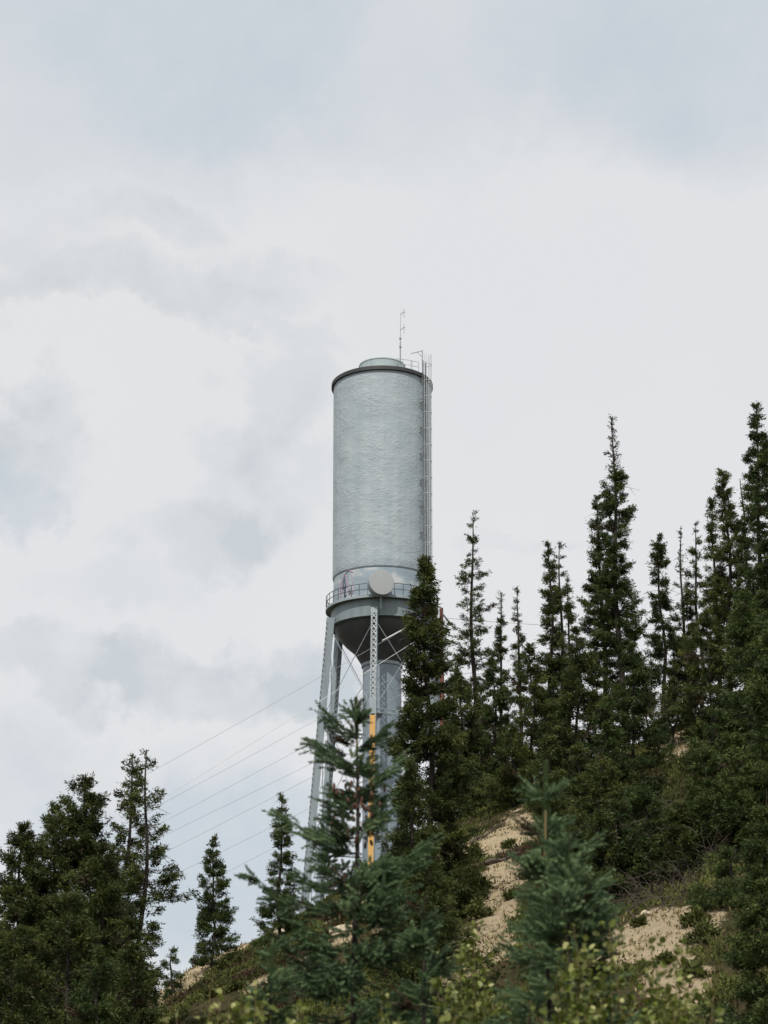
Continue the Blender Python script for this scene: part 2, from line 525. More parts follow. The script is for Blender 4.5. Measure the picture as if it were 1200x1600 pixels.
def build_terrain():
    xs = np.concatenate([np.arange(-900, -40, 40), np.arange(-40, -24, 1.0), np.arange(-24, 34, .22), np.arange(34, 60, 1.0), np.arange(60, 901, 40)])
    ys = np.concatenate([np.arange(-300, 10, 20), np.arange(10, 30, .8), np.arange(30, 95, .28), np.arange(95, 200, 2.5), np.arange(200, 2001, 60)])
    X, Y = np.meshgrid(xs, ys)
    Z = H(X, Y)
    V = np.stack([X, Y, Z], -1).reshape(-1, 3)
    nx, ny = len(xs), len(ys)
    i = np.arange(nx * ny).reshape(ny, nx)
    F = np.stack([i[:-1, :-1], i[:-1, 1:], i[1:, 1:], i[1:, :-1]], -1).reshape(-1, 4)
    o = mesh_obj('hillside', V, F, M['ground'], smooth=True)
    a = o.data.attributes.new('sand', 'FLOAT', 'POINT')
    a.data.foreach_set('value', sandiness(X, Y).ravel().astype(np.float32))
    tag(o, kind='structure')


build_terrain()


# ------------------------------------------------------------------ the water tower
def build_tower():
    Y0 = 176.0
    ax = lambda py: at(597, py, Y0)
    base = ax(954)
    fwd = np.array([0, math.cos(PITCH), math.sin(PITCH)])
    ppm = FPX / (base - np.array([0, 0, CAM_Z])).dot(fwd)        # pixels of the photo per metre there
    X0 = base[0]
    gz = float(H(X0, Y0))
    Z = lambda py: float(ax(py)[2]) - gz
    root = thing('water_tower', 'tall cylindrical grey steel water tower on lattice legs behind the trees', 'water tower', (X0, Y0, gz))
    zd, zt = Z(954), Z(606)                     # deck level, top rim level
    R = 77.6 / ppm
    # insulated tank and the bare band below it
    zs = zd + 2.95
    mb = MB()
    prof = [(R - .10, zs - .02), (R - .03, zs), (R, zs + .1)]
    prof += [(R, zs + .1 + (zt - zs - .1) * k / 24) for k in range(1, 25)]
    mb.lathe(prof, 160)
    mb.build('tank', M['foam'], root, smooth=True)
    MB().lathe([(R - .09, zd - .3), (R - .09, zs + .05)], 128).build('tank_skirt', M['skirt'], root, smooth=True)
    # graffiti on the bare band
    def on_wall(a, z, r=R - .085): return (r * math.sin(a), -r * math.cos(a), z)
    gr = MB()
    for pts in ([(-.92, .9), (-.95, 1.9), (-.86, 2.6), (-.80, 2.4), (-.76, 1.5), (-.73, .5)], [(-.98, 2.0), (-1.02, 1.1), (-.94, .5)], [(-.66, 2.4), (-.60, 1.9), (-.66, 1.3), (-.61, .8), (-.68, .3)],
                [(-.86, 2.6), (-.72, 2.9), (-.62, 2.6)]):
        gr.tube([on_wall(a, zd + z) for a, z in pts], .07, 4)
    gr.build('graffiti', M['pink'], root)
    gr = MB()
    for pts in ([(-.84, .4), (-.83, 1.6), (-.86, 2.3), (-.90, 1.5), (-.94, 1.0)], [(-.84, .4), (-.80, .55)], [(-.74, .7), (-.70, .95), (-.68, .75), (-.72, .55)], [(-.90, 1.35), (-.80, 1.35)]):
        gr.tube([on_wall(a, zd + z, R - .075) for a, z in pts], .055, 4)
    gr.build('graffiti', M['black'], root)
    # roof: rim, shallow cone, round vent house
    Rr = 81.0 / ppm
    MB().lathe([(R - .02, zt - .17), (Rr - .03, zt - .17), (Rr, zt - .14), (Rr, zt + .20), (Rr - .06, zt + .24), (R - .2, zt + .24)], 160).build('roof_rim', M['rim'], root, smooth=30)
    zc = Z(573.5)
    Rc = 36.5 / ppm
    MB().lathe([(Rr - .1, zt + .235), (Rc + .25, zc - 1.05), (Rc - .3, zc - .95), (.01, zc - .9)], 128).build('roof', M['roof'], root, smooth=30)
    hatch = MB().lathe([(Rc, zc - .85), (Rc, zc - .06), (Rc + .05, zc - .05), (Rc + .05, zc + .03), (Rc - .05, zc + .05), (.01, zc + .22)], 96).build('roof_vent', M['roof'], root, smooth=30)
    MB().lathe([(Rc - .12, zc - 1.06), (Rc - .12, zc - .84)], 64).build('vent_dark_ring', M['dark'], hatch)  # dark ring set in below the vent house wall
    # handrail on the roof towards the ladder
    hr = MB()
    A = math.radians(54)
    pts = []
    for k, (a, r) in enumerate(((.62, Rc + .2), (.7, Rc + .9), (.76, Rc + 1.8), (.82, Rr - 1.0), (.86, Rr - .3))):
        zb = np.interp(r, [Rc + .25, Rr - .1], [zc - 1.05, zt + .235])
        p = (r * math.sin(a), -r * math.cos(a), zb)
        pts.append(p); hr.tube([p, (p[0], p[1], p[2] + 1.05)], .03, 5)
    for h in (.55, 1.05): hr.tube([(p[0], p[1], p[2] + h) for p in pts], .028, 5)
    pr = MB()
    hr.build('handrail', M['galv'], root)
    # ladder with its safety cage
    r0 = R + .28
    rad = np.array([math.sin(A), -math.cos(A), 0]); tan = np.array([math.cos(A), math.sin(A), 0])
    lad = MB()
    ztop = zt + 1.5
    for s in (-.22, .22):
        p = rad * r0 + tan * s
        lad.bar((p[0], p[1], zd + .1), (p[0], p[1], ztop), .09, .05, rad)
    z = zd + .3
    while z < ztop:
        a, b = rad * r0 + tan * -.22, rad * r0 + tan * .22
        lad.tube([(a[0], a[1], z), (b[0], b[1], z)], .018, 4); z += .3
    lad = lad.build('ladder', M['ladder'], root)
    br = MB()
    z = zd + 1.5
    while z < zt:
        for s in (-.3, .3):
            a, b = rad * (R - .02) + tan * s * 1.3, rad * r0 + tan * s * .74
            br.bar((a[0], a[1], z), (b[0], b[1], z + .05), .07, .07, (0, 0, 1))
            br.bar((a[0], a[1], z - .5), (b[0], b[1], z), .05, .05, (0, 0, 1))
        z += 2.6
    br.build('ladder_bracket', M['dark'], lad)
    cg = MB()
    hoop = lambda t: rad * (r0 + .02 + .36 + .36 * math.sin(t)) + tan * (.36 * math.cos(t))
    angs = [math.radians(d) for d in range(-50, 231, 20)]
    z = zd + 2.4
    while z < ztop + .6:
        hp = [rad * r0 + tan * .24] + [hoop(t) for t in angs] + [rad * r0 - tan * .24]
        cg.tube([(p[0], p[1], z) for p in hp], .03, 4); z += 1.62
    for d in (-20, 20, 60, 90, 120, 160, 200):
        p = hoop(math.radians(d)); cg.bar((p[0], p[1], zd + 2.4), (p[0], p[1], ztop + .55), .045, .02, tan)
    cg.build('safety_cage', M['light'], lad)
    # davit arm over the ladder head
    dv = MB()
    p = rad * (r0 - .02) - tan * .3
    dv.tube([(p[0], p[1], zt + .2), (p[0], p[1], zt + 2.5)], .06, 6)
    q = p - rad * .9 - tan * .6
    dv.tube([(p[0], p[1], zt + 2.45), (q[0], q[1], zt + 2.2)], .045, 5)
    dv.tube([(p[0], p[1], zt + 1.8), (p[0] * .55 + q[0] * .45, p[1] * .55 + q[1] * .45, zt + 2.34)], .035, 5)
    dv.build('davit_arm', M['galv'], root)
    # balcony: walkway, girder, railing
    Rd = 88.3 / ppm
    Rg = Rd - .52
    MB().lathe([(R - .15, zd + .02), (Rd - .02, zd + .02), (Rd, zd), (Rd, zd - .22), (Rd - .06, zd - .24), (Rd - .08, zd - .10), (Rg - .02, zd - .08)], 160).build('walkway', M['steel'], root, smooth=30)
    zg = zd - 1.85
    MB().lathe([(Rg, zd - .085), (Rg, zg + .12), (Rg + .10, zg + .10), (Rg + .10, zg), (Rg - .3, zg - .01), (Rg - .5, zg + .03)], 160).build('balcony_girder', M['girder'], root, smooth=30)
    # bracket plates holding the walkway off the girder
    rl = MB()
    rr = Rd - .05
    for h in (.58, 1.12): rl.lathe([(rr - .025, zd + h - .025), (rr + .025, zd + h - .025), (rr + .025, zd + h + .025), (rr - .025, zd + h + .025)], 120, closed=True)
    n = 40
    for k in range(n):
        a = 2 * math.pi * (k + .4) / n
        x, y = rr * math.sin(a), -rr * math.cos(a)
        rl.bar((x, y, zd), (x, y, zd + 1.12), .045, .045, (math.cos(a), math.sin(a), 0))
    rl.build('railing', M['dark'], root)
    # bowl and riser pipe
    zb = Z(1040)
    Rp = 30.0 / ppm
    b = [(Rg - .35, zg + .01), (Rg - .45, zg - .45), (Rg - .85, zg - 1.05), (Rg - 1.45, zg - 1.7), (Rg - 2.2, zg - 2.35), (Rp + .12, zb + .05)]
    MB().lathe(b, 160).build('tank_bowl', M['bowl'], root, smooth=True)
    MB().lathe([(Rp + .02, zb + .1), (Rp + .13, zb + .07), (Rp + .13, zb - .22), (Rp + .02, zb - .27)], 96).build('riser_collar', M['steel'], root, smooth=30)
    rp = MB().lathe([(Rp, zb + .06), (Rp, -1.0)], 128).build('riser_pipe', M['riser'], root, smooth=True)
    sm = MB()
    zz = zb - 2.6
    while zz > 0:
        sm.lathe([(Rp + .001, zz + .04), (Rp + .012, zz + .02), (Rp + .012, zz - .02), (Rp + .001, zz - .04)], 96); zz -= 2.6
    sm.build('weld_seam', M['riser'], rp, smooth=True)
    # six laced legs
    z_l0 = zg + .5
    r_at = lambda z: 5.35 * (Rd / 5.5) + (z_l0 - z) * (2.35 / 27.0)
    zst = [Z(1133), Z(1322), .4]
    angs = [math.radians(d) for d in (-7.5, 52.5, 112.5, 172.5, 232.5, 292.5)]

    def frame(a):
        return np.array([math.sin(a), -math.cos(a), 0]), np.array([math.cos(a), math.sin(a), 0])

    w, dp = .56, .54            # across, along the radius
    for i, a in enumerate(angs):
        e, t = frame(a)
        P = lambda z, s=0., d=0.: e * (r_at(z) + d) + t * s + np.array([0, 0, z])
        leg = MB()
        for s in (-1, 1):       # two channels: web plate plus flanges
            leg.bar(P(z_l0, s * w / 2), P(-.6, s * w / 2), .03, dp, t)
            for d in (-1, 1):
                leg.bar(P(z_l0, s * (w / 2 - .045), d * (dp / 2 + .012)), P(-.6, s * (w / 2 - .045), d * (dp / 2 + .012)), .11, .02, t)
        # head and splice plates
        for (za, zb_) in ((z_l0 + .1, z_l0 - .45), (zst[0] + 1.1, zst[0] - .35), (zst[1] + .8, zst[1] - .4)):
            leg.bar(P(za, 0, dp / 2 + .04), P(zb_, 0, dp / 2 + .04), w + .05, .024, t)
            leg.bar(P(za, 0, -dp / 2 - .04), P(zb_, 0, -dp / 2 - .04), w + .05, .024, t)
        lo = leg.build('leg', M['steel'], root)
        lc = MB()
        for d in (-1, 1):
            z = z_l0 - .45
            off = d * (dp / 2 + .035)
            while z > -.3:
                z2 = z - .52
                if not any(za > z > zc_ for za, zc_ in ((zst[0] + 1.1, zst[0] - .1), (zst[1] + .8, zst[1] - .1))):
                    lc.bar(P(z, -w / 2 * .86, off), P(z2, w / 2 * .86, off), .075, .014, t)
                    lc.bar(P(z, w / 2 * .86, off + d * .016), P(z2, -w / 2 * .86, off + d * .016), .075, .014, t)
                z = z2
        lc.build('lacing', M['lace'], lo)
        if i == 0:
            cv = MB()
            cv.bar(P(zst[0] - .5, 0, dp / 2 + .10), P(1.5, 0, dp / 2 + .10), w * .88, .05, t)
            tag(cv.build('leg_cover', M['yellow'], lo), 'weathered yellow cover plate on the leg')
    # ring struts and tie rods between neighbouring legs
    for i in range(6):
        a, b = angs[i], angs[(i + 1) % 6]
        (ea, ta), (eb, tb) = frame(a), frame(b)
        Q = lambda e, z, d=0.: e * (r_at(z) + d) + np.array([0, 0, z])
        for k, zs_ in enumerate(zst[:2]):
            p, q = Q(ea, zs_), Q(eb, zs_)
            d = (q - p) / np.linalg.norm(q - p); n_ = (ea + eb) / np.linalg.norm(ea + eb)
            p, q = p + d * .34, q - d * .34
            st = MB()
            for dn in (-.2, .2):
                for dz in (-.19, .19):
                    st.bar(p + n_ * dn + [0, 0, dz], q + n_ * dn + [0, 0, dz], .09, .06, n_)
            L = np.linalg.norm(q - p); m_ = int(L / .5)
            for j in range(m_):
                u0, u1 = p + d * (L * j / m_), p + d * (L * (j + 1) / m_)
                sg = .19 if j % 2 else -.19
                for dn in (-.2, .2): st.bar(u0 + n_ * dn + [0, 0, sg], u1 + n_ * dn + [0, 0, -sg], .05, .012, (0, 0, 1))
                st.bar(u0 + [0, 0, .225] - n_ * sg, u1 + [0, 0, .225] + n_ * sg, .05, .012, n_)
                st.bar(u0 + [0, 0, -.225] - n_ * sg, u1 + [0, 0, -.225] + n_ * sg, .05, .012, n_)
            st.build('strut', M['steel'], root)
            # gusset plates
            gs = MB()
            for (pp, sg) in ((p, 1), (q, -1)):
                v = [pp - d * sg * .02 + [0, 0, -.2], pp + d * sg * .7 + [0, 0, -.2], pp - d * sg * .02 + [0, 0, -.95]]
                V = [x + n_ * .03 for x in v] + [x - n_ * .03 for x in v]
                gs.add(V, [(0, 1, 2), (5, 4, 3), (0, 3, 4, 1), (1, 4, 5, 2), (2, 5, 3, 0)])
            gs.build('gusset', M['dark'], root)
        for (zt_, zb_) in ((z_l0 - .9, zst[0] + .1), (zst[0] - .2, zst[1] + .1), (zst[1] - .2, .5)):
            for (e0, e1, off) in ((ea, eb, .06), (eb, ea, -.06)):
                p, q = Q(e0, zt_, off), Q(e1, zb_, off)
                MB().tube([p, q], .03, 6).build('tie_rod', M['steel'], root)
    # footings
    for a in angs:
        e, t = frame(a); c = e * r_at(0)
        f = MB(); f.bar(c + [0, 0, -1.6], c + [0, 0, .12], 1.2, 1.2, t); f.build('footing', M['concrete'], root)

    # drum shaped microwave dish on a pipe in front of the railing
    a = math.radians(-1.5)
    e, t = frame(a)
    rdish = 19.4 / ppm
    zc_ = zd + .85
    c = np.array([X0, Y0, gz]) + e * (Rd + .55) + [0, 0, zc_]
    d0 = thing('microwave_dish', 'round pale drum antenna mounted in front of the tank railing', 'antenna', tuple(c))
    f = norm(np.array([.26, -1.0, -.01])); sx = norm(np.cross(f, [0, 0, 1])); up = np.cross(sx, f)
    def ringpts(r, k, n=64): return [f * k + sx * (r * math.cos(2 * math.pi * i / n)) + up * (r * math.sin(2 * math.pi * i / n)) for i in range(n)]
    def loft(rings, capa=True, capb=True):
        mb = MB(); n = len(rings[0]); V = [p for r in rings for p in r]
        F = [(k * n + i, k * n + (i + 1) % n, (k + 1) * n + (i + 1) % n, (k + 1) * n + i) for k in range(len(rings) - 1) for i in range(n)]
        if capa: F.append(tuple(range(n - 1, -1, -1)))
        if capb: F.append(tuple(range((len(rings) - 1) * n, len(rings) * n)))
        return mb.add(V, F)
    loft([ringpts(.35, -.75), ringpts(rdish * .8, -.6), ringpts(rdish * .985, -.42), ringpts(rdish * .985, .5)], capb=False).build('drum', M['steel'], d0, smooth=35)
    loft([ringpts(rdish, .42), ringpts(rdish, .53), ringpts(rdish * .985, .555), ringpts(rdish * .6, .575), ringpts(.02, .58)]).build('radome', M['dish'], d0, smooth=40)
    pm = MB(); pm.tube([(0.05, .35, -2.3), (.05, .35, .6)], .07, 8)
    pm.bar((.05, .35, -.1), tuple(-f * .6), .3, .3, (0, 0, 1))
    for z in (-1.3, -2.0): pm.bar((.05, .35, z), (.05, 1.05 + .3, z), .12, .12, (0, 0, 1))
    pm.tube([(-.1, .35, -.9), (-1.25, .8, -.95)], .03, 5); pm.tube([(.2, .35, -.3), (1.3, .75, -.95)], .03, 5)
    pm.build('mount_pipe', M['steel'], d0)

    # radio mast on the roof
    zr = zt + .9
    mx_, my_ = 29.0 / ppm, 1.2
    m0 = thing('radio_antenna', 'thin whip mast with small folded dipoles on the tank roof', 'antenna', (X0 + mx_, Y0 - my_, gz + zr))
    htop = Z(492) - zr
    mb = MB()
    mb.tube([(0, 0, -.6), (0, 0, 1.2), (0, 0, htop * .5)], [.09, .08, .07], 6)
    mb.tube([(0, 0, htop * .5), (.05, 0, htop * .97)], [.04, .022], 5)
    for z in (htop * .42, htop * .55): mb.tube([(0, 0, z - .07), (0, 0, z + .07)], .13, 6)
    for s in (-1, 1): mb.tube([(0, 0, .9), (s * .55, .2, -.35)], .035, 4)
    mb.build('mast', M['galv'], m0)
    for z in (.68, .92):
        dp_ = MB(); z *= htop
        dp_.tube([(0.02, 0, z), (.34, -.1, z + .22)], .03, 4)
        dp_.tube([(.36, -.1, z - .35), (.36, -.1, z + .62)], .025, 4)
        dp_.tube([(.28, -.1, z + .2), (.44, -.1, z + .26)], .04, 4)
        dp_.build('dipole', M['galv'], m0)


build_tower()


# ------------------------------------------------------------------ pole and wires
def build_pole():
    Y = 122.0
    p = at(689.5, 950, Y)
    g = float(H(p[0], Y))
    h = p[2] - g
    root = thing('utility_pole', 'reddish brown wooden utility pole between two spruces right of the tower', 'utility pole', (p[0], Y, g))
    MB().tube([(0, 0, -1.0), (.02, 0, h * .5), (0, 0, h)], [.23, .185, .125], 12).build('pole', M['pole'], root, smooth=40)
    for (dz, n_) in ((-.45, 0), (-3.15, 1)):
        b = MB(); b.bar((.1, -.05, h + dz), (.52, -.1, h + dz - .55), .1, .1, (0, 1, 0)); b = b.build('bracket', M['dark'], root)
        s = MB()
        for k in range(4):
            q = np.array([.50, -.1, h + dz - .52]) + np.array([.05, 0, -.06]) * k
            s.lathe([(.02, .04), (.085, .01), (.085, -.02), (.02, -.03)], 10, c=tuple(q))
        s.build('insulator', M['dark'], b)
    # wires run from pole height down to the left, far beyond the frame
    spec = [((690, 950), (332, 1150), 'topmost', 'wire'), ((690, 976), (408, 1150), 'second', 'palewire'), ((690, 1017), (444, 1150), 'third', 'wire'),
            ((690, 1050), (476, 1164), 'fourth', 'wire'), ((690, 1092), (476, 1196), 'fifth', 'wire'), ((690, 1109), (480, 1216), 'sixth', 'wire'),
            ((690, 1160), (416, 1294), 'seventh', 'wire'), ((690, 1186), (312, 1382), 'lowest', 'wire')]
    for (a, b, w, m_) in spec:
        P = at(a[0], a[1], Y - .2)
        sl = (b[1] - a[1]) / (b[0] - a[0])
        xe = -420
        Q = at(xe, a[1] + sl * (xe - a[0]) - 6, 96.0)
        pts = []
        for k in range(25):
            t = k / 24
            q = P * (1 - t) + Q * t; q[2] -= .55 * 4 * t * (1 - t) * .35
            pts.append(tuple(q))
        o = MB().tube(pts, .011 if m_ == 'wire' else .017, 5).build('power_line', M[m_])
        tag(o, f'{w} of the thin power lines slanting down left from the pole', 'wire', 'power lines slanting across the sky')
    P = at(697, 966, Y - .2)
    R_ = at(1300, 985, Y + 10)
    o = MB().tube([tuple(P * (1 - t) + R_ * t - np.array([0, 0, 1.2 * 4 * t * (1 - t) * .3])) for t in np.linspace(0, 1, 16)], .016, 5).build('power_line', M['wire'])
    tag(o, 'thin wire leaving the pole bracket towards the spruces on the right', 'wire', 'power lines slanting across the sky')
    # pale dead-end fitting and jumper that show in front of the bowl
    p, q = at(643, 977, Y - 3), at(597, 1001, Y - 4)
    o = MB().tube([tuple(p), tuple(q)], [.07, .035], 6).build('line_clamp', M['palewire'])
    tag(o, 'pale line clamp on the wire in front of the dark tank bowl', 'clamp')


build_pole()


# ------------------------------------------------------------------ conifers
def tubes_np(P, R, sides=4):
    """P (n,K,3) polylines, R (n,K) radii -> V, F"""
    n, K, _ = P.shape
    D = norm(np.gradient(P, axis=1))
    ref = np.where(np.abs(D[..., 2:3]) < .9, np.array([0, 0, 1.0]), np.array([1.0, 0, 0]))
    A = norm(np.cross(D, ref)); B = np.cross(D, A)
    t = np.arange(sides) * 2 * np.pi / sides
    V = P[:, :, None] + (A[:, :, None] * np.cos(t)[None, None, :, None] + B[:, :, None] * np.sin(t)[None, None, :, None]) * R[:, :, None, None]
    idx = np.arange(n * K * sides).reshape(n, K, sides)
    a, b = idx[:, :-1], idx[:, 1:]
    F = np.stack([a, np.roll(a, -1, 2), np.roll(b, -1, 2), b], -1).reshape(-1, 4)
    return V.reshape(-1, 3), F


def cross_diamonds(P, D, L, Wd, rng, planes=2):
    n = len(P)
    S = norm(np.cross(D, norm(rng.normal(size=(n, 3)))))
    out, fs = [], []
    for k in range(planes):
        ang = np.pi * k / planes
        T = np.cross(D, S)
        s = S * math.cos(ang) + T * math.sin(ang)
        mid = P + D * (L * .42)[:, None]
        v = np.stack([P, mid + s * Wd[:, None], P + D * L[:, None], mid - s * Wd[:, None]], 1)
        out.append(v)
    V = np.stack(out, 1).reshape(-1, 3)
    F = np.arange(n * planes * 4).reshape(-1, 4)
    return V, F, np.ones(n * planes * 4)


def needles(P, D, L, rng, per, nl, nw):
    """bottle-brush shoots: 'per' single needles round each shoot"""
    n = len(P)
    s = rng.random((n, per)) ** .9
    a = rng.random((n, per)) * 2 * np.pi
    S = norm(np.cross(D, norm(rng.normal(size=(n, 3))))); T = np.cross(D, S)
    rad = S[:, None] * np.cos(a)[..., None] + T[:, None] * np.sin(a)[..., None]
    b = P[:, None] + D[:, None] * (L[:, None] * s)[..., None]
    d = norm(rad * .9 + D[:, None] * (.55 + .5 * s[..., None]))
    tip = b + d * (nl * (.75 + .5 * rng.random((n, per))))[..., None]
    side = np.cross(d, rad); side = norm(side) * nw
    m_ = b * .5 + tip * .5
    V = np.stack([b, m_ + side, tip, m_ - side], 2).reshape(-1, 3)
    return V, np.arange(n * per * 4).reshape(-1, 4)


PROFILE = dict(
    narrow=lambda t: .07 + .93 * t ** .80,
    cone=lambda t: .05 + .95 * t ** .88,
    column=lambda t: .16 + .84 * np.minimum(1, t * 2.2) ** .8,
    spire=lambda t: np.interp(t, [0, .03, .09, .2, .32, .6, 1], [.03, .13, .28, .40, .55, .92, 1.22]),
    sapling=lambda t: .035 + .965 * t ** 1.1,
    club=lambda t: np.interp(t, [0, .03, .09, .16, .26, 1], [.10, .42, .72, .74, .60, 1.0]),
    broad=lambda t: .12 + .88 * np.sin(np.clip(t, 0, 1) * 1.75) ** .8,
)


def conifer(px, py, Y, R, label, mat='spruce', shape='narrow', crown=.86, dens=1.0, per_m=20, whorl=.30, dead=0.0, bare=0.0, lean=0.0, seed=0, K=22,
            ns=1.0, name='spruce_tree', trunk_r=None, rough=.35, up0=50, up1=-14, tone=0.0, close=False, group=None, wob=.10, thin_top=0.0,
            leader=0.0, extra=()):
    """K: tufts per metre of limb; every tuft is a burst of short needle sprays"""
    rng = np.random.default_rng(seed + 100)
    ap = at(px, py, Y)
    bx = ap[0] + lean
    gz = float(H(bx, Y))
    Ht = ap[2] - gz
    root = thing(name, label, 'tree', (bx, Y, gz), group)
    apex = np.array([ap[0] - bx, 0, Ht])
    KT = 26
    tt = np.linspace(0, 1, KT)
    ph = rng.random(4) * 6.3
    tp = np.outer(tt, apex)
    wv = wob * np.sin(np.pi * tt)
    tp[:, 0] += wv * (np.sin(tt * 5 + ph[0]) + .5 * np.sin(tt * 11 + ph[1])) - lean * .25 * np.sin(np.pi * tt)
    tp[:, 1] += wv * np.sin(tt * 5 + ph[2])
    tr = trunk_r or max(.045, .0095 * Ht)
    trr = tr * (1 - tt) ** .8 + (.012 if not close else .002)
    tpx = tp.copy(); tpx[0, 2] -= .6
    TV, TF = tubes_np(tpx[None], trr[None], 8)
    trunk_at = lambda h: np.stack([np.interp(h, tp[:, 2], tp[:, k]) for k in range(3)], -1)
    CL = Ht * crown
    hs = []
    z = Ht - max(.06, leader)
    while z > Ht - CL:
        t = (Ht - z) / CL
        m = max(3, int(rng.poisson(per_m * (1.0 if close else 1.4) * whorl * (.6 + .4 * min(1, t * 5)))))
        hs += list(z + rng.normal(0, whorl * rough * .6, m)); z -= whorl * rng.uniform(.7, 1.3)
    if dead:
        z = Ht - .12
        while z > Ht - CL * dead:
            hs += [z] * 2; z -= .13
    h = np.clip(np.array(hs), Ht - CL * 1.02, Ht - max(.03, leader * .9))
    n = len(h)
    az = rng.random(n) * 2 * np.pi
    t = (Ht - h) / CL
    isdead = (t < dead)
    hole = vnoise(h * 1.3 / max(whorl * 3, .3) + seed * 3.7, az * 1.4 + seed)
    keep = ((hole < dens * 1.08) & (rng.random(n) < .45 + .55 * dens)) | isdead
    if thin_top: keep &= (t > thin_top) | (rng.random(n) < .6)
    h, az, t, isdead = h[keep], az[keep], t[keep], isdead[keep]
    n = len(h)
    prof = PROFILE[shape](np.clip(t, 0, 1))
    lump = .55 + .9 * vnoise(h * .55 / max(.3, R * .5) + seed * 9.1, az * .9 + 3.3 * seed)
    L = R * prof * np.clip(lump, .4, 1.35) * rng.uniform(.62, 1.12, n)
    L = np.where(rng.random(n) < .05, L * 1.35, L)
    L = np.where(isdead, L * rng.uniform(.5, 1.2, n), L)
    el = np.radians(np.interp(t, [0, .12, .5, 1], [up0, up0 * .55, up1 * .3, up1]) + rng.normal(0, 11, n))
    L = np.minimum(L, np.maximum((Ht - h + .02) / np.maximum(np.sin(el), .15), .05 if not close else .08))
    for (below, a_, l_, e_) in extra:            # single long boughs that stick out
        h = np.append(h, Ht - below); az = np.append(az, math.radians(a_)); L = np.append(L, l_); el = np.append(el, math.radians(e_))
        t = np.append(t, below / CL); isdead = np.append(isdead, False)
    n = len(h)
    hd = np.stack([np.cos(az), np.sin(az), np.zeros(n)], -1)
    B0 = trunk_at(h)
    droop = rng.uniform(.02, .22, n) * (.3 + t)
    ZV = np.array([0, 0, 1.0])

    def bpt(i, s):
        l = L[i] * s
        zz = np.sin(el[i]) * l - droop[i] * L[i] * 4 * s * (1 - s) * .8 + .16 * L[i] * s ** 3 * (t[i] > .1)
        return B0[i] + hd[i] * (np.cos(el[i]) * l)[..., None] + zz[..., None] * ZV
    ii = np.arange(n)
    KB = 5
    ss = np.linspace(0, 1, KB)
    BP = np.stack([bpt(ii, np.full(n, s)) for s in ss], 1)
    br0 = np.clip(L * .012, .005, .035) * (1 if not close else .6)
    BR = br0[:, None] * (1 - .8 * ss)[None]
    live = ~isdead
    if live.any():
        v, f = tubes_np(BP[live], BR[live], 4)
        TF = np.concatenate([TF, f + len(TV)]); TV = np.concatenate([TV, v])
    mesh_obj('trunk', TV, TF, M['bark'], root, smooth=True)
    if close:
        hl = np.linspace(Ht - max(.12, leader * 2.2), Ht, 10); lp = trunk_at(hl)
        v, f = tubes_np(lp[None], (np.interp(hl, tp[:, 2], trr) + .0012)[None], 8)
        mesh_obj('leader', v, f, M['leader'], root, smooth=True)
    dv, df = [], []

    def add_dead(P, Rr):
        v, f = tubes_np(P, Rr, 3); o = sum(len(x) for x in dv); dv.append(v); df.append(f + o)
    if isdead.any():
        m = np.where(isdead)[0]
        add_dead(BP[m], np.maximum(BR[m], .012))
        for q in range(5):
            s0 = rng.uniform(.25, .95, len(m)); p0 = bpt(m, s0)
            dd = norm(hd[m] + rng.normal(0, .6, (len(m), 3)) + [0, 0, .25]); l2 = L[m] * rng.uniform(.2, .5, len(m))
            add_dead(np.stack([p0 + dd * (l2 * s)[:, None] for s in (0, .5, 1)], 1), np.outer(np.full(len(m), .009), [1, .8, .4]))
    if bare > 0:
        nb = int(bare * 20)
        hb = Ht - CL * rng.uniform(.2, 1.0, nb); ab = rng.random(nb) * 6.283
        lb = R * rng.uniform(.5, 1.2, nb)
        b0 = trunk_at(hb); hdb = np.stack([np.cos(ab), np.sin(ab), np.zeros(nb)], -1)
        cur = lambda s: b0 + hdb * (lb * s)[:, None] + ZV * (-.45 * lb * s ** 1.6 + .12 * lb * s)[:, None]
        add_dead(np.stack([cur(np.full(nb, s)) for s in ss], 1), np.outer(np.full(nb, .011), 1 - .7 * ss))
        for q in range(3):
            s0 = rng.uniform(.35, .85, nb); p0 = cur(s0)
            dd = norm(hdb + rng.normal(0, .6, (nb, 3))); l2 = lb * rng.uniform(.15, .35, nb)
            add_dead(np.stack([p0 + dd * (l2 * s)[:, None] for s in (0, .5, 1)], 1), np.outer(np.full(nb, .007), [1, .8, .4]))
    if dv: mesh_obj('dead_branches', np.concatenate(dv), np.concatenate(df), M['twig'], root)
    # tufts along the limbs, denser towards the tips
    li = np.where(live)[0]
    cnt = np.maximum(3, (L[li] * K + rng.random(len(li))).astype(int) + 1)
    idx = np.repeat(li, cnt)
    if isdead.any(): idx = np.concatenate([idx, np.where(isdead & (rng.random(n) < .18))[0]])
    m = len(idx)
    latv = np.stack([-hd[idx, 1], hd[idx, 0], np.zeros(m)], -1)
    bt = np.clip(.42 + rng.normal(0, .13, n) + tone + rng.uniform(-.07, .07), .12, 1)
    bt = np.where(rng.random(n) < .035, .02, bt)
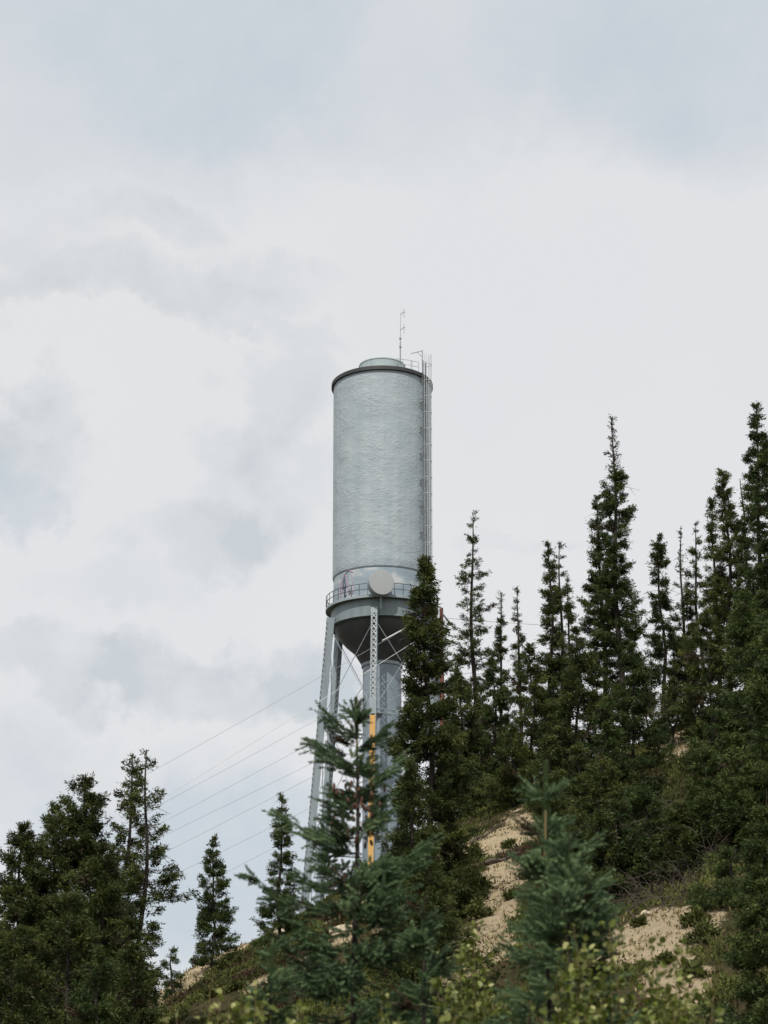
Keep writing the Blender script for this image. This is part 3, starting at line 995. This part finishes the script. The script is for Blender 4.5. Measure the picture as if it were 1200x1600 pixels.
    if close:
        nt_ = 16
        tw = rng.integers(0, nt_, m); s = (.06 + .94 * (tw + .5) / nt_) + rng.normal(0, .01, m); sg = np.where(tw % 2 == 0, 1.0, -1.0)
        lt = np.clip(.42 * (1.08 - s), .05, .42) * L[idx] * rng.random(m)
        P = bpt(idx, s) + latv * (sg * lt * .80)[:, None] + hd[idx] * (lt * .62)[:, None] + ZV * (-.10 * lt + rng.normal(0, .014, m))[:, None]
        D = norm(hd[idx] * rng.uniform(.6, 1.1, m)[:, None] + latv * (sg * rng.uniform(.2, .9, m))[:, None] + ZV * (rng.normal(.12, .32, m) + np.sin(el[idx]) * .6)[:, None])
        ends = bpt(li, np.full(len(li), .97)); D2 = norm(hd[li] + ZV * np.sin(el[li])[:, None] + rng.normal(0, .12, (len(li), 3)))
        P = np.concatenate([P, ends]); D = np.concatenate([D, D2]); idx = np.concatenate([idx, li])
        tint = np.clip(bt[idx] + rng.normal(0, .10, len(idx)), 0, 1)
        Ln = rng.uniform(.075, .14, len(idx)) * ns
        nl = int(20 + leader * 200)               # the needled leader shoot itself
        hl = np.linspace(Ht - max(.30, leader * 1.15), Ht - .03, nl)
        P = np.concatenate([P, trunk_at(hl)]); D = np.concatenate([D, np.tile([[0, 0, 1.0]], (nl, 1))])
        Ln = np.concatenate([Ln, np.full(nl, .035)]); tint = np.concatenate([tint, np.full(nl, .75)])
        per = 84
        V, F = needles(P, D, Ln, rng, per, .0185 * ns, .0027 * ns)
        T = np.repeat(tint, per * 4)
    else:
        s = rng.uniform(.12, 1.0, m) ** .62
        wlat = np.minimum(.38 * L[idx] * (1.05 - s) ** .7, .5) + .02
        o = rng.uniform(-1, 1, m)
        C = bpt(idx, s) + latv * (o * wlat)[:, None] + hd[idx] * (np.abs(o) * wlat * .5)[:, None] + ZV * (-np.abs(o) * wlat * .3 + rng.normal(0, .03, m))[:, None]
        A = norm(hd[idx] * .8 + latv * (o * .7)[:, None] + ZV * (rng.normal(.05, .3, m) + np.maximum(0, .8 - 6 * t[idx]))[:, None])
        per = 25
        size = rng.uniform(.6, 1.25, m) * ns
        jj = np.repeat(np.arange(m), per); mm = len(jj)
        P = C[jj] + A[jj] * (rng.uniform(-.10, .12, mm) * size[jj])[:, None] + rng.normal(0, .035, (mm, 3)) * size[jj][:, None]
        D = norm(A[jj] * .75 + rng.normal(0, .58, (mm, 3)))
        Ln = rng.uniform(.05, .13, mm) * size[jj]; Wn = Ln * rng.uniform(.11, .18, mm)
        V, F, _ = cross_diamonds(P, D, Ln, Wn, rng, 1)
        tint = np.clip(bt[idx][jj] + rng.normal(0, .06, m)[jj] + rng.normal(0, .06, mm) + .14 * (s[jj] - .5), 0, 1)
        T = np.repeat(tint, 4)
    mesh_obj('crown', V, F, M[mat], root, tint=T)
    return root, trunk_at, Ht


G_R = 'spruces standing along the ridge'
G_L = 'spruces in the left clump'
# ---- the tall trees along the ridge, left to right
conifer(664, 876, 50, 1.08, 'bushy dark spruce covering the right side of the water tower', 'olive', 'spire', .93, .92, 25, .30, seed=1, lean=.12, up0=30, bare=.6, group=G_R)
conifer(739, 801, 82, 0.8, 'slim sparse spruce with a knobbly open top right of the pole', 'olive', 'column', .80, 0.7, 15, .46, seed=2, K=14, bare=1.4, thin_top=.25, up0=30, up1=0, group=G_R)
conifer(783, 925, 84, 0.61, 'small spruce with a bare spike top beside the slim knobbly spruce', 'olive', 'narrow', .84, 0.65, 18, .32, dead=.13, seed=3, bare=.8, group=G_R)
conifer(808, 918, 86, 0.57, 'thin spruce with a feathery spike top left of the twin topped spruce', 'olive', 'narrow', .84, 0.59, 17, .30, seed=4, thin_top=.2, bare=.8, group=G_R)
conifer(857, 850, 78, 1.03, 'full spruce with two uneven tops in the middle of the ridge', 'olive', 'narrow', .84, 0.72, 21, .32, seed=5, bare=.4, group=G_R)
conifer(874, 846, 79, 0.72, 'thin partner spruce hugging the right of the full middle spruce', 'olive', 'column', .80, 0.5, 15, .36, dead=.05, seed=6, bare=.5, group=G_R)
conifer(886, 905, 80, 0.57, 'short slim spruce just left of the tallest bare topped spruce', 'olive', 'narrow', .82, 0.56, 16, .34, seed=7, bare=.8, group=G_R)
conifer(933, 778, 74, 1.03, 'dense round topped spruce leaning on the tallest bare topped spruce', 'olive', 'narrow', .82, 0.74, 22, .34, seed=8, bare=.5, lean=.2, group=G_R)
conifer(955, 653, 73, 1.1, 'tallest spruce of the middle ridge with a dead spiky top', 'spruce', 'narrow', .86, 0.76, 22, .32, dead=.20, seed=9, bare=1.4, lean=.35, group=G_R)
conifer(1029, 840, 72, 0.95, 'tidy cone shaped spruce standing alone against the sky', 'spruce', 'narrow', .74, 0.72, 20, .36, seed=10, bare=.6, group=G_R)
conifer(1064, 822, 74, 0.53, 'almost bare dead spruce beside the tidy cone shaped spruce', 'olive', 'narrow', .72, 0.5, 13, .36, dead=.36, seed=11, bare=1.2, group=G_R)
conifer(1087, 818, 73, 0.72, 'thin pointed spruce between the bare dead one and the broad yellow green one', 'olive', 'narrow', .78, 0.56, 17, .34, seed=12, bare=.8, thin_top=.3, group=G_R)
conifer(1113, 782, 69, 0.72, 'slender spruce pressed against the left of the yellow green spruce', 'olive', 'narrow', .84, 0.63, 18, .32, seed=13, bare=.5, group=G_R)
conifer(1130, 736, 68, 1.03, 'yellow green spruce with a rounded top near the right edge', 'olive', 'narrow', .82, 0.7, 21, .34, seed=14, tone=.06, bare=.5, group=G_R)
conifer(1156, 748, 70, 0.27, 'crooked dead snag between the two spruces at the right edge', 'olive', 'narrow', .6, 0.32, 8, .5, dead=.8, seed=15, wob=.3, group=G_R)
conifer(1182, 634, 66, 1.1, 'tall slim topped spruce highest at the right edge of the photo', 'spruce', 'narrow', .84, 0.72, 22, .32, seed=16, tone=.02, group=G_R)
conifer(1196, 690, 64, 1.14, 'dense spruce cut by the right edge below the tall slim top', 'spruce', 'narrow', .86, 0.74, 22, .34, seed=17, tone=.05, group=G_R)
# ---- lower trees that close the wood below
conifer(716, 1030, 70, 1.15, 'low bushy spruce below the slim knobbly spruce', 'olive', 'cone', .9, .80, 22, .34, seed=20, group=G_R)
conifer(770, 1020, 74, 1.24, 'low dark spruce filling the gap beneath the two spike topped spruces', 'spruce', 'cone', .88, .78, 21, .34, seed=21, bare=.4, group=G_R)
conifer(828, 1010, 72, 1.33, 'low spruce in front of the full twin topped spruce', 'olive', 'cone', .9, .82, 22, .34, seed=22, group=G_R)
conifer(900, 985, 66, 1.52, 'wide bushy spruce at the foot of the tallest bare topped spruce', 'olive', 'cone', .9, .84, 24, .34, seed=23, tone=-.04, group=G_R)
conifer(985, 1010, 64, 1.47, 'wide dark spruce right of the tallest bare topped spruce base', 'spruce', 'cone', .9, .80, 22, .36, seed=24, tone=-.04, bare=.6, group=G_R)
conifer(1050, 1060, 66, 1.2, 'half bare brownish spruce in front of the small pale bank', 'olive', 'cone', .88, .60, 18, .36, seed=25, bare=1.8, tone=-.06, group=G_R)
conifer(1105, 960, 58, 1.56, 'broad spruce with yellow tips left of the right edge thicket', 'olive', 'cone', .9, .84, 23, .36, seed=26, tone=.05, bare=.8, group=G_R)
conifer(1165, 930, 52, 1.75, 'broad green spruce filling the right edge at mid height', 'spruce', 'cone', .92, .86, 24, .36, seed=27, tone=.08, group=G_R)
conifer(1205, 1000, 46, 1.75, 'nearer green spruce at the right edge above the dark low boughs', 'spruce', 'cone', .92, .86, 25, .34, seed=28, tone=.06, group=G_R)
conifer(940, 1190, 54, 1.38, 'short spruce with drooping boughs left of the root tangle', 'olive', 'cone', .95, .78, 24, .34, seed=29, tone=.02, bare=.6, group=G_R)
conifer(1010, 1215, 53, 1.29, 'short dark spruce directly behind the root tangle', 'spruce', 'cone', .9, .68, 22, .34, seed=30, tone=-.05, bare=1.5, group=G_R)
conifer(1100, 1180, 47, 1.47, 'green spruce with layered boughs right of the root tangle', 'spruce', 'cone', .93, .80, 24, .36, seed=31, tone=.1, bare=.5, group=G_R)
conifer(1195, 1270, 33, 1.38, 'dark low spruce in the bottom right corner', 'spruce', 'cone', .95, .84, 30, .28, seed=32, ns=.85, tone=.0, group=G_R)
conifer(800, 1140, 66, 1.1, 'small spruce above the sandy bank', 'olive', 'cone', .95, .78, 22, .32, seed=33, group=G_R)
conifer(858, 1150, 62, 1.24, 'small spruce behind the blue green sapling leader', 'olive', 'cone', .95, .80, 24, .32, seed=34, tone=.03, group=G_R)
conifer(640, 1195, 46, 1.35, 'low olive spruce at the foot of the bushy spruce beside the tower', 'olive', 'cone', .95, .80, 26, .30, seed=35, ns=.9, tone=-.03, group=G_R)
conifer(675, 1325, 40, 1.35, 'low olive spruce at the left end of the sandy bank', 'olive', 'cone', .95, .80, 28, .28, seed=36, ns=.85, group=G_R)
conifer(905, 1255, 52, 1.38, 'dark spruce with low boughs directly right of the bare leader tip', 'olive', 'cone', .96, .84, 26, .32, seed=70, tone=-.03, group=G_R)
conifer(968, 1258, 47, 1.38, 'dark spruce low in the shade left of the brush pile', 'spruce', 'cone', .96, .84, 26, .32, seed=71, tone=-.05, bare=.6, group=G_R)
conifer(1030, 1265, 52, 1.38, 'dark spruce low in the shade just above the brush pile', 'olive', 'cone', .93, .80, 25, .32, seed=72, tone=-.04, bare=1.0, group=G_R)
conifer(1082, 1290, 48, 1.29, 'spruce with spreading boughs just right of the brush pile', 'spruce', 'cone', .96, .82, 26, .32, seed=73, tone=.05, group=G_R)
conifer(1140, 1330, 42, 1.38, 'green spruce with layered boughs over the right sandy ground', 'spruce', 'cone', .96, .84, 28, .30, seed=74, ns=.9, tone=.08, group=G_R)
conifer(868, 1320, 49, 1.1, 'small dark spruce behind the two blue green saplings', 'olive', 'cone', .96, .84, 28, .30, seed=75, ns=.9, group=G_R)
conifer(938, 1275, 46.5, 1.01, 'small dark spruce at the upper left edge of the right sandy ground', 'olive', 'cone', .96, .84, 28, .30, seed=76, ns=.9, tone=-.04, group=G_R)
conifer(752, 1075, 76, 1.2, 'low spruce on the ridge line below the small spike topped spruce', 'olive', 'cone', .93, .82, 22, .32, seed=80, group=G_R)
conifer(700, 1130, 72, 1.1, 'low spruce at the foot of the wooden pole', 'olive', 'cone', .93, .82, 22, .32, seed=81, group=G_R)
conifer(866, 1060, 74, 1.2, 'low spruce on the ridge line below the full twin topped spruce', 'spruce', 'cone', .93, .82, 22, .32, seed=82, group=G_R)
conifer(1008, 1085, 70, 1.1, 'low spruce on the ridge line below the tidy cone shaped spruce', 'olive', 'cone', .93, .82, 22, .32, seed=83, group=G_R)
conifer(950, 1095, 62, 1.38, 'broad low spruce hiding the trunk of the tallest bare topped spruce', 'spruce', 'cone', .95, .84, 24, .32, seed=84, group=G_R)
conifer(1075, 1000, 72, 1.1, 'bushy low spruce below the thin pointed spruce', 'olive', 'cone', .93, .8, 22, .32, seed=85, group=G_R)
conifer(1005, 1240, 47.5, 1.35, 'low dark spruce filling the shade behind the brush pile', 'spruce', 'cone', .96, .86, 28, .30, seed=90, tone=-.04, group=G_R)
conifer(1062, 1262, 46, 1.25, 'low spruce close behind the top edge of the right sandy ground', 'olive', 'cone', .96, .84, 28, .30, seed=91, bare=.5, group=G_R)
conifer(985, 1235, 56, 1.4, 'dark spruce in the shade between the drooping spruce and the brush pile', 'olive', 'cone', .94, .84, 26, .32, seed=92, tone=-.05, group=G_R)
conifer(1120, 1250, 50, 1.4, 'layered spruce halfway down the right hand thicket', 'spruce', 'cone', .95, .84, 26, .32, seed=93, tone=.04, group=G_R)
conifer(1165, 1180, 46, 1.6, 'pale tipped spruce in the thicket close to the right edge', 'spruce', 'cone', .95, .84, 26, .32, seed=94, tone=.10, group=G_R)
conifer(905, 1170, 60, 1.3, 'mid height spruce just right of the tip of the bare leader sapling', 'olive', 'cone', .94, .82, 24, .32, seed=95, group=G_R)
# ---- left clump and the two little ones on the skyline
conifer(132, 1218, 50, 1.75, 'broad leaning spruce with a lopsided crown in the left clump', 'olive', 'broad', .86, .80, 22, .36, lean=-1.0, seed=40, up0=60, up1=10, group=G_L)
conifer(88, 1262, 51, 1.47, 'middle spruce of the left clump just left of the leaning crown', 'olive', 'broad', .9, .78, 22, .36, lean=-.7, seed=41, up0=60, up1=12, group=G_L)
conifer(36, 1293, 49, 1.56, 'leftmost rounded spruce cut by the left edge of the photo', 'olive', 'broad', .92, .82, 23, .36, lean=-.5, seed=42, up0=55, up1=8, group=G_L)
conifer(207, 1181, 50, 0.6, 'tilted sparse spruce with a tufted head in the left clump', 'olive', 'column', .72, 0.7, 18, .36, lean=-.95, seed=43, K=14, bare=1.0, group=G_L)
conifer(229, 1172, 49, 0.68, 'straight thin spruce with bare twigs at the right of the left clump', 'olive', 'column', .80, 0.67, 17, .42, dead=.04, lean=-.25, seed=44, K=14, bare=2.6, group=G_L)
conifer(160, 1325, 46, 1.24, 'dark bushy spruce below the tilted sparse spruce', 'olive', 'broad', .9, .82, 24, .34, lean=-.3, seed=45, group=G_L)
conifer(205, 1420, 42, .8, 'low dark spruce at the right foot of the left clump', 'olive', 'cone', .95, .80, 25, .30, seed=46, group=G_L)
conifer(110, 1400, 40, 1.38, 'low dark spruce in front of the left clump', 'olive', 'broad', .95, .84, 26, .32, seed=47, ns=.9, tone=-.05, group=G_L)
conifer(20, 1430, 39, 1.29, 'low dark spruce in the lower left corner', 'olive', 'broad', .95, .84, 26, .32, seed=48, ns=.9, tone=-.05, group=G_L)
conifer(160, 1490, 34, 1.0, 'lowest spruce at the bottom edge of the left clump', 'spruce', 'cone', .95, .80, 28, .28, seed=49, ns=.85, tone=-.05, group=G_L)
conifer(334, 1310, 70, 1.06, 'small cone shaped spruce alone on the left skyline', 'spruce', 'cone', .97, .84, 26, .26, seed=50, ns=.85)
conifer(440, 1243, 66, 0.78, 'slim spruce on the skyline left of the tower legs', 'spruce', 'cone', .97, .86, 28, .26, seed=51, ns=.85)
conifer(270, 1484, 69, 0.51, 'tiny bushy spruce at the foot of the small skyline spruce', 'spruce', 'broad', .97, .8, 26, .2, seed=52, ns=.7)
conifer(222, 1505, 60, .42, 'tiny dark spruce between the left clump and the sandy slope', 'spruce', 'broad', .97, .8, 26, .2, seed=53, ns=.7)

# ---- blue green spruces close to the camera
root, trk, Ht = conifer(556, 1092, 13.5, 1.2, 'blue green spruce with brown cones near its top in front of the tower legs', 'blue', 'sapling', .93, .88, 40, .15, seed=60, K=80, close=True,
                        up0=42, up1=-4, trunk_r=.045, ns=1.15, wob=.03, rough=.9, leader=.16, tone=.06,
                        extra=((.30, 190, .26, 40), (.42, 175, .30, 16), (.52, 185, .34, 26), (.36, 10, .20, 35), (.62, 350, .28, 18), (1.05, 180, .56, 12), (1.55, 190, .75, 10), (1.25, 5, .5, 14)))
rng = np.random.default_rng(61)
for k in range(70):
    hh = Ht - rng.uniform(.62, 1.05); p = trk(np.array([hh]))[0]; a = rng.random() * 6.283; r = rng.uniform(.03, .20)
    q = p + np.array([math.cos(a) * r, math.sin(a) * r, 0]); l = rng.uniform(.032, .055)
    tl = np.array([rng.normal(0, .012), rng.normal(0, .012), 0])
    MB().tube([(0, 0, 0), tuple(tl * .5 - [0, 0, l * .35]), tuple(tl * .8 - [0, 0, l * .75]), tuple(tl - [0, 0, l])], [.005, .012, .010, .003], 7).build('cone', M['cone'], root, smooth=True, loc=tuple(q))
conifer(853, 1192, 11.5, 1.2, 'blue green sapling with an upright bare leader in front of the sand', 'blue', 'sapling', .95, .86, 36, .17, seed=62, K=85, close=True, up0=46, up1=2, trunk_r=.03, ns=1.1, wob=.02, rough=.16, leader=.26, tone=.10)
conifer(886, 1305, 11.0, .95, 'second blue green sapling half hidden beside the bare leader sapling', 'blue', 'sapling', .95, .86, 36, .15, seed=63, K=85, close=True, up0=46, up1=2, trunk_r=.03, ns=1.1, wob=.02, rough=.5, leader=.10)
conifer(425, 1478, 12.5, .7, 'small blue green spruce at the left foot of the cone bearing spruce', 'blue', 'sapling', .95, .9, 34, .14, seed=64, K=85, close=True, up0=40, up1=4, trunk_r=.03, ns=1.1, wob=.02)
conifer(660, 1425, 12.0, .95, 'dark blue green spruce bottom centre right of the cone bearing spruce', 'blue', 'sapling', .95, .88, 34, .15, seed=65, K=140, close=True, up0=40, up1=0, trunk_r=.035, ns=1.1, wob=.02, tone=-.14)


# ------------------------------------------------------------------ broad-leaved shrubs by the road
def shrub(px, py, Y, hgt, wid, label, n_leaf=420, seed=0, size=.042, tone=0.04, name='leafy_shrub'):
    rng = np.random.default_rng(seed + 500)
    top = at(px, py, Y)
    gz = float(H(top[0], Y)); Ht = top[2] - gz
    root = thing(name, label, 'shrub', (top[0], Y, gz), 'broad leaved shrubs in the foreground')
    ns_ = 9
    ss = np.linspace(0, 1, 8)
    an = rng.random(ns_) * 6.283; sp = rng.uniform(.15, 1, ns_) * wid; hh = Ht * rng.uniform(.72, 1.0, ns_); hh[0] = Ht; sp[0] = .02
    P = np.stack([np.stack([np.cos(an) * sp * s ** 1.6, np.sin(an) * sp * s ** 1.6, hh * s - (.3 if s == 0 else 0)], -1) for s in ss], 1)
    v, f = tubes_np(P, np.outer(np.full(ns_, .008), 1 - .75 * ss), 5)
    mesh_obj('stem', v, f, M['leader'], root)
    n_leaf = int(n_leaf * 3.3); wid = wid * 1.25
    k = rng.integers(0, ns_, n_leaf)
    s = 1 - (hgt * 1.25 / Ht) * rng.random(n_leaf) ** .8
    s = np.clip(s, 0, 1)
    b = np.stack([np.cos(an[k]) * sp[k] * s ** 1.6, np.sin(an[k]) * sp[k] * s ** 1.6, hh[k] * s], -1)
    d = norm(rng.normal(size=(n_leaf, 3)) + [0, 0, .15])
    reach = rng.random(n_leaf)[:, None] * wid * .75 * (1.15 - s)[:, None] / max(.3, hgt / Ht) ** .5
    b = b + d * np.array([1, 1, .6]) * np.minimum(reach, wid * .55)
    d = norm(d + rng.normal(0, .5, (n_leaf, 3)))
    side = norm(np.cross(d, norm(rng.normal(0, .6, (n_leaf, 3)) + [0, 0, 1])))
    up = np.cross(side, d)
    l = size * rng.uniform(.7, 1.35, n_leaf); w = l * rng.uniform(.30, .42, n_leaf)
    c = lambda q: q[:, None]
    fold = .25
    v = np.stack([b, b + d * c(l * .3) + side * c(w) + up * c(w * fold), b + d * c(l * .7) + side * c(w * .8) + up * c(w * fold), b + d * c(l),
                  b + d * c(l * .7) - side * c(w * .8) + up * c(w * fold), b + d * c(l * .3) - side * c(w) + up * c(w * fold)], 1).reshape(-1, 3)
    i = np.arange(n_leaf)[:, None] * 6
    F = np.concatenate([i + np.array([[0, 1, 2, 3]]), i + np.array([[0, 3, 4, 5]])])
    tint = np.clip(.42 + tone + rng.normal(0, .16, n_leaf) + (rng.random(n_leaf) < .10) * .5, .1, 1)
    mesh_obj('foliage', v, F, M['leaf'], root, tint=np.repeat(tint, 6))


shrub(322, 1540, 9.5, .4, .20, 'pale leaved sapling at the bottom left of the sandy slope', 90, 1, tone=.3)
shrub(395, 1545, 10, .45, .25, 'green leaved sapling beside the pale leaved one on the left', 170, 2)
shrub(475, 1560, 9.0, .4, .3, 'low leafy shrub at the foot of the cone bearing spruce', 200, 3)
shrub(590, 1548, 9.0, .4, .3, 'low leafy shrub bottom centre under dark boughs', 170, 4)
shrub(735, 1440, 12.5, .75, .36, 'yellow green leafy shrub left of the bare leader sapling', 420, 5)
shrub(955, 1440, 10.5, .75, .30, 'tall yellow green leafy shrub in front of the sandy ground', 360, 6)
shrub(1020, 1465, 10.5, .7, .33, 'bright leafy shrub with pale leaves on the sandy ground', 380, 7)
shrub(1065, 1520, 10.0, .5, .22, 'small leafy shrub nearest the bottom right corner spruce', 170, 8)
shrub(905, 1500, 9.6, .5, .30, 'leafy shrub at the right foot of the bare leader sapling', 260, 9, tone=-.06)
shrub(690, 1535, 9.4, .45, .32, 'dark leafy shrub at the bottom edge left of the saplings', 240, 10, tone=-.12)


# ------------------------------------------------------------------ ground cover, rocks, fallen wood
def ground_cover():
    rng = np.random.default_rng(77)
    n = 190000
    x = rng.uniform(-22, 32, n); y = rng.uniform(30, 84, n)
    ok = (np.abs(x) < y * .235 + 1.5)
    x, y = x[ok], y[ok]
    sd = sandiness(x, y)
    lump = vnoise(x * .8, y * .8)
    k = (rng.random(len(x)) < np.where(sd > .42, .12, .25 + .75 * (lump > .38)))
    x, y, sd, lump = x[k], y[k], sd[k], lump[k]
    n = len(x)
    z = H(x, y)
    per = 5
    big = np.where(sd > .42, .6, 1.0) * (.6 + .9 * lump)
    P = np.repeat(np.stack([x, y, z - .02], -1), per, 0) + rng.normal(0, .10, (n * per, 3)) * [1, 1, .1]
    D = norm(rng.normal(0, .7, (n * per, 3)) + [0, 0, .75])
    L = rng.uniform(.06, .17, n * per) * np.repeat(big, per)
    V, F, _ = cross_diamonds(P, D, L, L * .17, rng, 2)
    base = np.clip(.44 + 1.3 * (vnoise(x * .45 + 40, y * .6) - .5) + .8 * (vnoise(x * 1.6 + 9, y * 1.6) - .5) + rng.normal(0, .12, n), 0.0, 1)
    T = np.repeat(np.repeat(base, per), 8)
    o = mesh_obj('ground_cover', V, F, M['heath'], tint=T)
    tag(o, 'low heath and grass tufts over the hill', kind='stuff')


ground_cover()


def dry_grass():
    rng = np.random.default_rng(78)
    n = 90000
    x = rng.uniform(-20, 30, n); y = rng.uniform(30, 80, n)
    ok = (np.abs(x) < y * .23 + 1); x, y = x[ok], y[ok]
    sd = sandiness(x, y)
    k = (sd > .26) & (rng.random(len(x)) < .30 + .5 * (vnoise(x * 1.1 + 3, y * 1.1) > .62) + .5 * (sd < .5))
    x, y = x[k], y[k]; n = len(x); per = 4
    P = np.repeat(np.stack([x, y, H(x, y) - .02], -1), per, 0) + rng.normal(0, .07, (n * per, 3)) * [1, 1, .1]
    D = norm(rng.normal(0, .6, (n * per, 3)) + [0, 0, .8])
    L = rng.uniform(.05, .16, n * per)
    V, F, _ = cross_diamonds(P, D, L, L * .15, rng, 1)
    T = np.repeat(np.repeat(np.clip(rng.normal(.5, .28, n), 0, 1), per), 4)
    tag(mesh_obj('dry_grass', V, F, M['straw'], tint=T), 'thin dry grass scattered over the sand', kind='stuff')


dry_grass()


def rock(px, py, size, seed, label, sink=.3):
    p = hit(px, py)
    if p is None: return
    rng = np.random.default_rng(seed)
    mb = MB()
    nu, nv = 14, 9
    V, F = [], []
    ph = rng.random(6) * 6.28
    for j in range(nv + 1):
        th = math.pi * j / nv
        for i in range(nu):
            f = 2 * math.pi * i / nu
            r = size * (1 + .18 * math.sin(2 * f + ph[0]) + .12 * math.sin(3 * f + 2 * th + ph[1]) + .10 * math.cos(5 * th + ph[2] + f) + rng.normal(0, .04))
            V.append((r * math.sin(th) * math.cos(f) * 1.3, r * math.sin(th) * math.sin(f), r * math.cos(th) * .7))
    for j in range(nv):
        for i in range(nu): F.append((j * nu + i, j * nu + (i + 1) % nu, (j + 1) * nu + (i + 1) % nu, (j + 1) * nu + i))
    o = mesh_obj('boulder', V, F, M['rock'], loc=(p[0], p[1], float(H(p[0], p[1])) + size * (.7 - sink) * .5))
    o.rotation_euler = (0, rng.uniform(-.2, .2), rng.uniform(0, 3))
    tag(o, label, 'boulder', 'pale boulders on the slope')


rock(445, 1462, .36, 1, 'largest pale boulder on the skyline left of the cone bearing spruce')
rock(485, 1420, .4, 2, 'pale boulder on the skyline at the foot of the tower legs')
rock(398, 1478, .2, 3, 'small pale boulder on the green slope near the slim skyline spruce')
rock(533, 1462, .25, 4, 'pale boulder seen through the cone bearing spruce boughs')
rock(1010, 1435, .12, 5, 'small pale stone at the top of the right sandy ground')


def fallen_branch(px, py, qx, qy, label, r=.05):
    a, b = hit(px, py), hit(qx, qy)
    if a is None or b is None: return
    pts = []
    for t in np.linspace(0, 1, 8):
        q = a * (1 - t) + b * t
        pts.append((q[0], q[1], float(H(q[0], q[1])) + r * .8 + .05 * math.sin(t * 9)))
    mb = MB().tube(pts, [r * (1 - .6 * t) for t in np.linspace(0, 1, 8)], 6)
    for k in (2, 4, 5):
        p = np.array(pts[k]); mb.tube([tuple(p), tuple(p + [.15, -.2, .18]), tuple(p + [.35, -.3, .25])], [.02, .015, .008], 4)
    o = mb.build('fallen_branch', M['twig'])
    tag(o, label, 'branch', 'dead wood on the sand')


fallen_branch(758, 1354, 812, 1338, 'dark fallen branch lying across the sandy bank', .09)
fallen_branch(735, 1322, 790, 1290, 'long dead root along the upper edge of the sandy bank', .06)


def low_bush(px, py, r, seed, label, group):
    p = hit(px, py)
    rng = np.random.default_rng(seed)
    g = float(H(p[0], p[1]))
    root = thing('low_bush', label, 'bush', (p[0], p[1], g), group)
    ns_ = 14; ss = np.linspace(0, 1, 4)
    d = norm(rng.normal(0, .8, (ns_, 3)) + [0, 0, .9]); l = r * rng.uniform(.7, 1.2, ns_)
    P = np.stack([d * (l * s)[:, None] - np.array([0, 0, .06 * (s == 0)]) for s in ss], 1)
    v, f = tubes_np(P, np.outer(np.full(ns_, .008), 1 - .7 * ss), 4)
    mesh_obj('stem', v, f, M['twig'], root)
    n = 900
    k = rng.integers(0, ns_, n); s = rng.uniform(.35, 1.05, n)
    C = d[k] * (l[k] * s)[:, None] + rng.normal(0, .16 * r, (n, 3)); C[:, 2] = np.abs(C[:, 2])
    L = rng.uniform(.06, .14, n)
    V, F, _ = cross_diamonds(C, norm(d[k] + rng.normal(0, .6, (n, 3))), L, L * .22, rng, 1)
    mesh_obj('foliage', V, F, M['heath'], root, tint=np.repeat(np.clip(.4 + rng.normal(0, .15, n), 0, 1), 4))


for i_, (px_, py_, r_) in enumerate(((740, 1338, .5), (796, 1326, .3), (752, 1392, .55), (800, 1405, .3), (748, 1436, .6))):
    low_bush(px_, py_, r_ * .62, 300 + i_, 'small green bush rooted in the sandy bank in the middle', 'small bushes on the middle sandy bank')
for i_, (px_, py_, r_) in enumerate(((1000, 1450, .3), (1088, 1446, .5), (1098, 1478, .6), (1040, 1512, .3), (1085, 1530, .5))):
    low_bush(px_, py_, r_ * .55, 320 + i_, 'small green bush on the sandy ground at the lower right', 'small bushes on the lower right sand')
for i_, (px_, py_, r_) in enumerate(((350, 1515, .4), (375, 1505, .3), (410, 1495, .35), (365, 1550, .4), (330, 1560, .35))):
    low_bush(px_, py_, r_ * .75, 340 + i_, 'low heath bush on the green slope at the lower left', 'heath bushes on the left slope')


def root_tangle(px, py, seed, n, label):
    p = hit(px, py)
    rng = np.random.default_rng(seed)
    g = float(H(p[0], p[1]))
    ss = np.linspace(0, 1, 6)
    b = np.stack([rng.normal(0, .9, n), rng.normal(0, .5, n), np.zeros(n)], -1)
    b[:, 2] = H(b[:, 0] + p[0], b[:, 1] + p[1]) - g - .05
    d = norm(rng.normal(0, .7, (n, 3)) + [0, -.2, .75]); l = rng.uniform(.4, 1.5, n)
    cv = rng.normal(0, .35, (n, 3)) + [0, 0, -.35]
    P = np.stack([b + d * (l * s)[:, None] + cv * (l * s * s)[:, None] for s in ss], 1)
    v, f = tubes_np(P, np.outer(rng.uniform(.006, .016, n), 1 - .7 * ss), 4)
    o = mesh_obj('brush_pile', v, f, M['twig'], loc=(p[0], p[1], g))
    tag(o, label, 'brush pile', 'dead twig tangles under the spruces')


root_tangle(1045, 1395, 9, 170, 'grey brown tangle of dead twigs below the dark spruces')
root_tangle(1000, 1425, 10, 90, 'smaller tangle of dead twigs left of the big brush pile')
root_tangle(1095, 1355, 11, 90, 'dead twig tangle uphill right of the big brush pile')
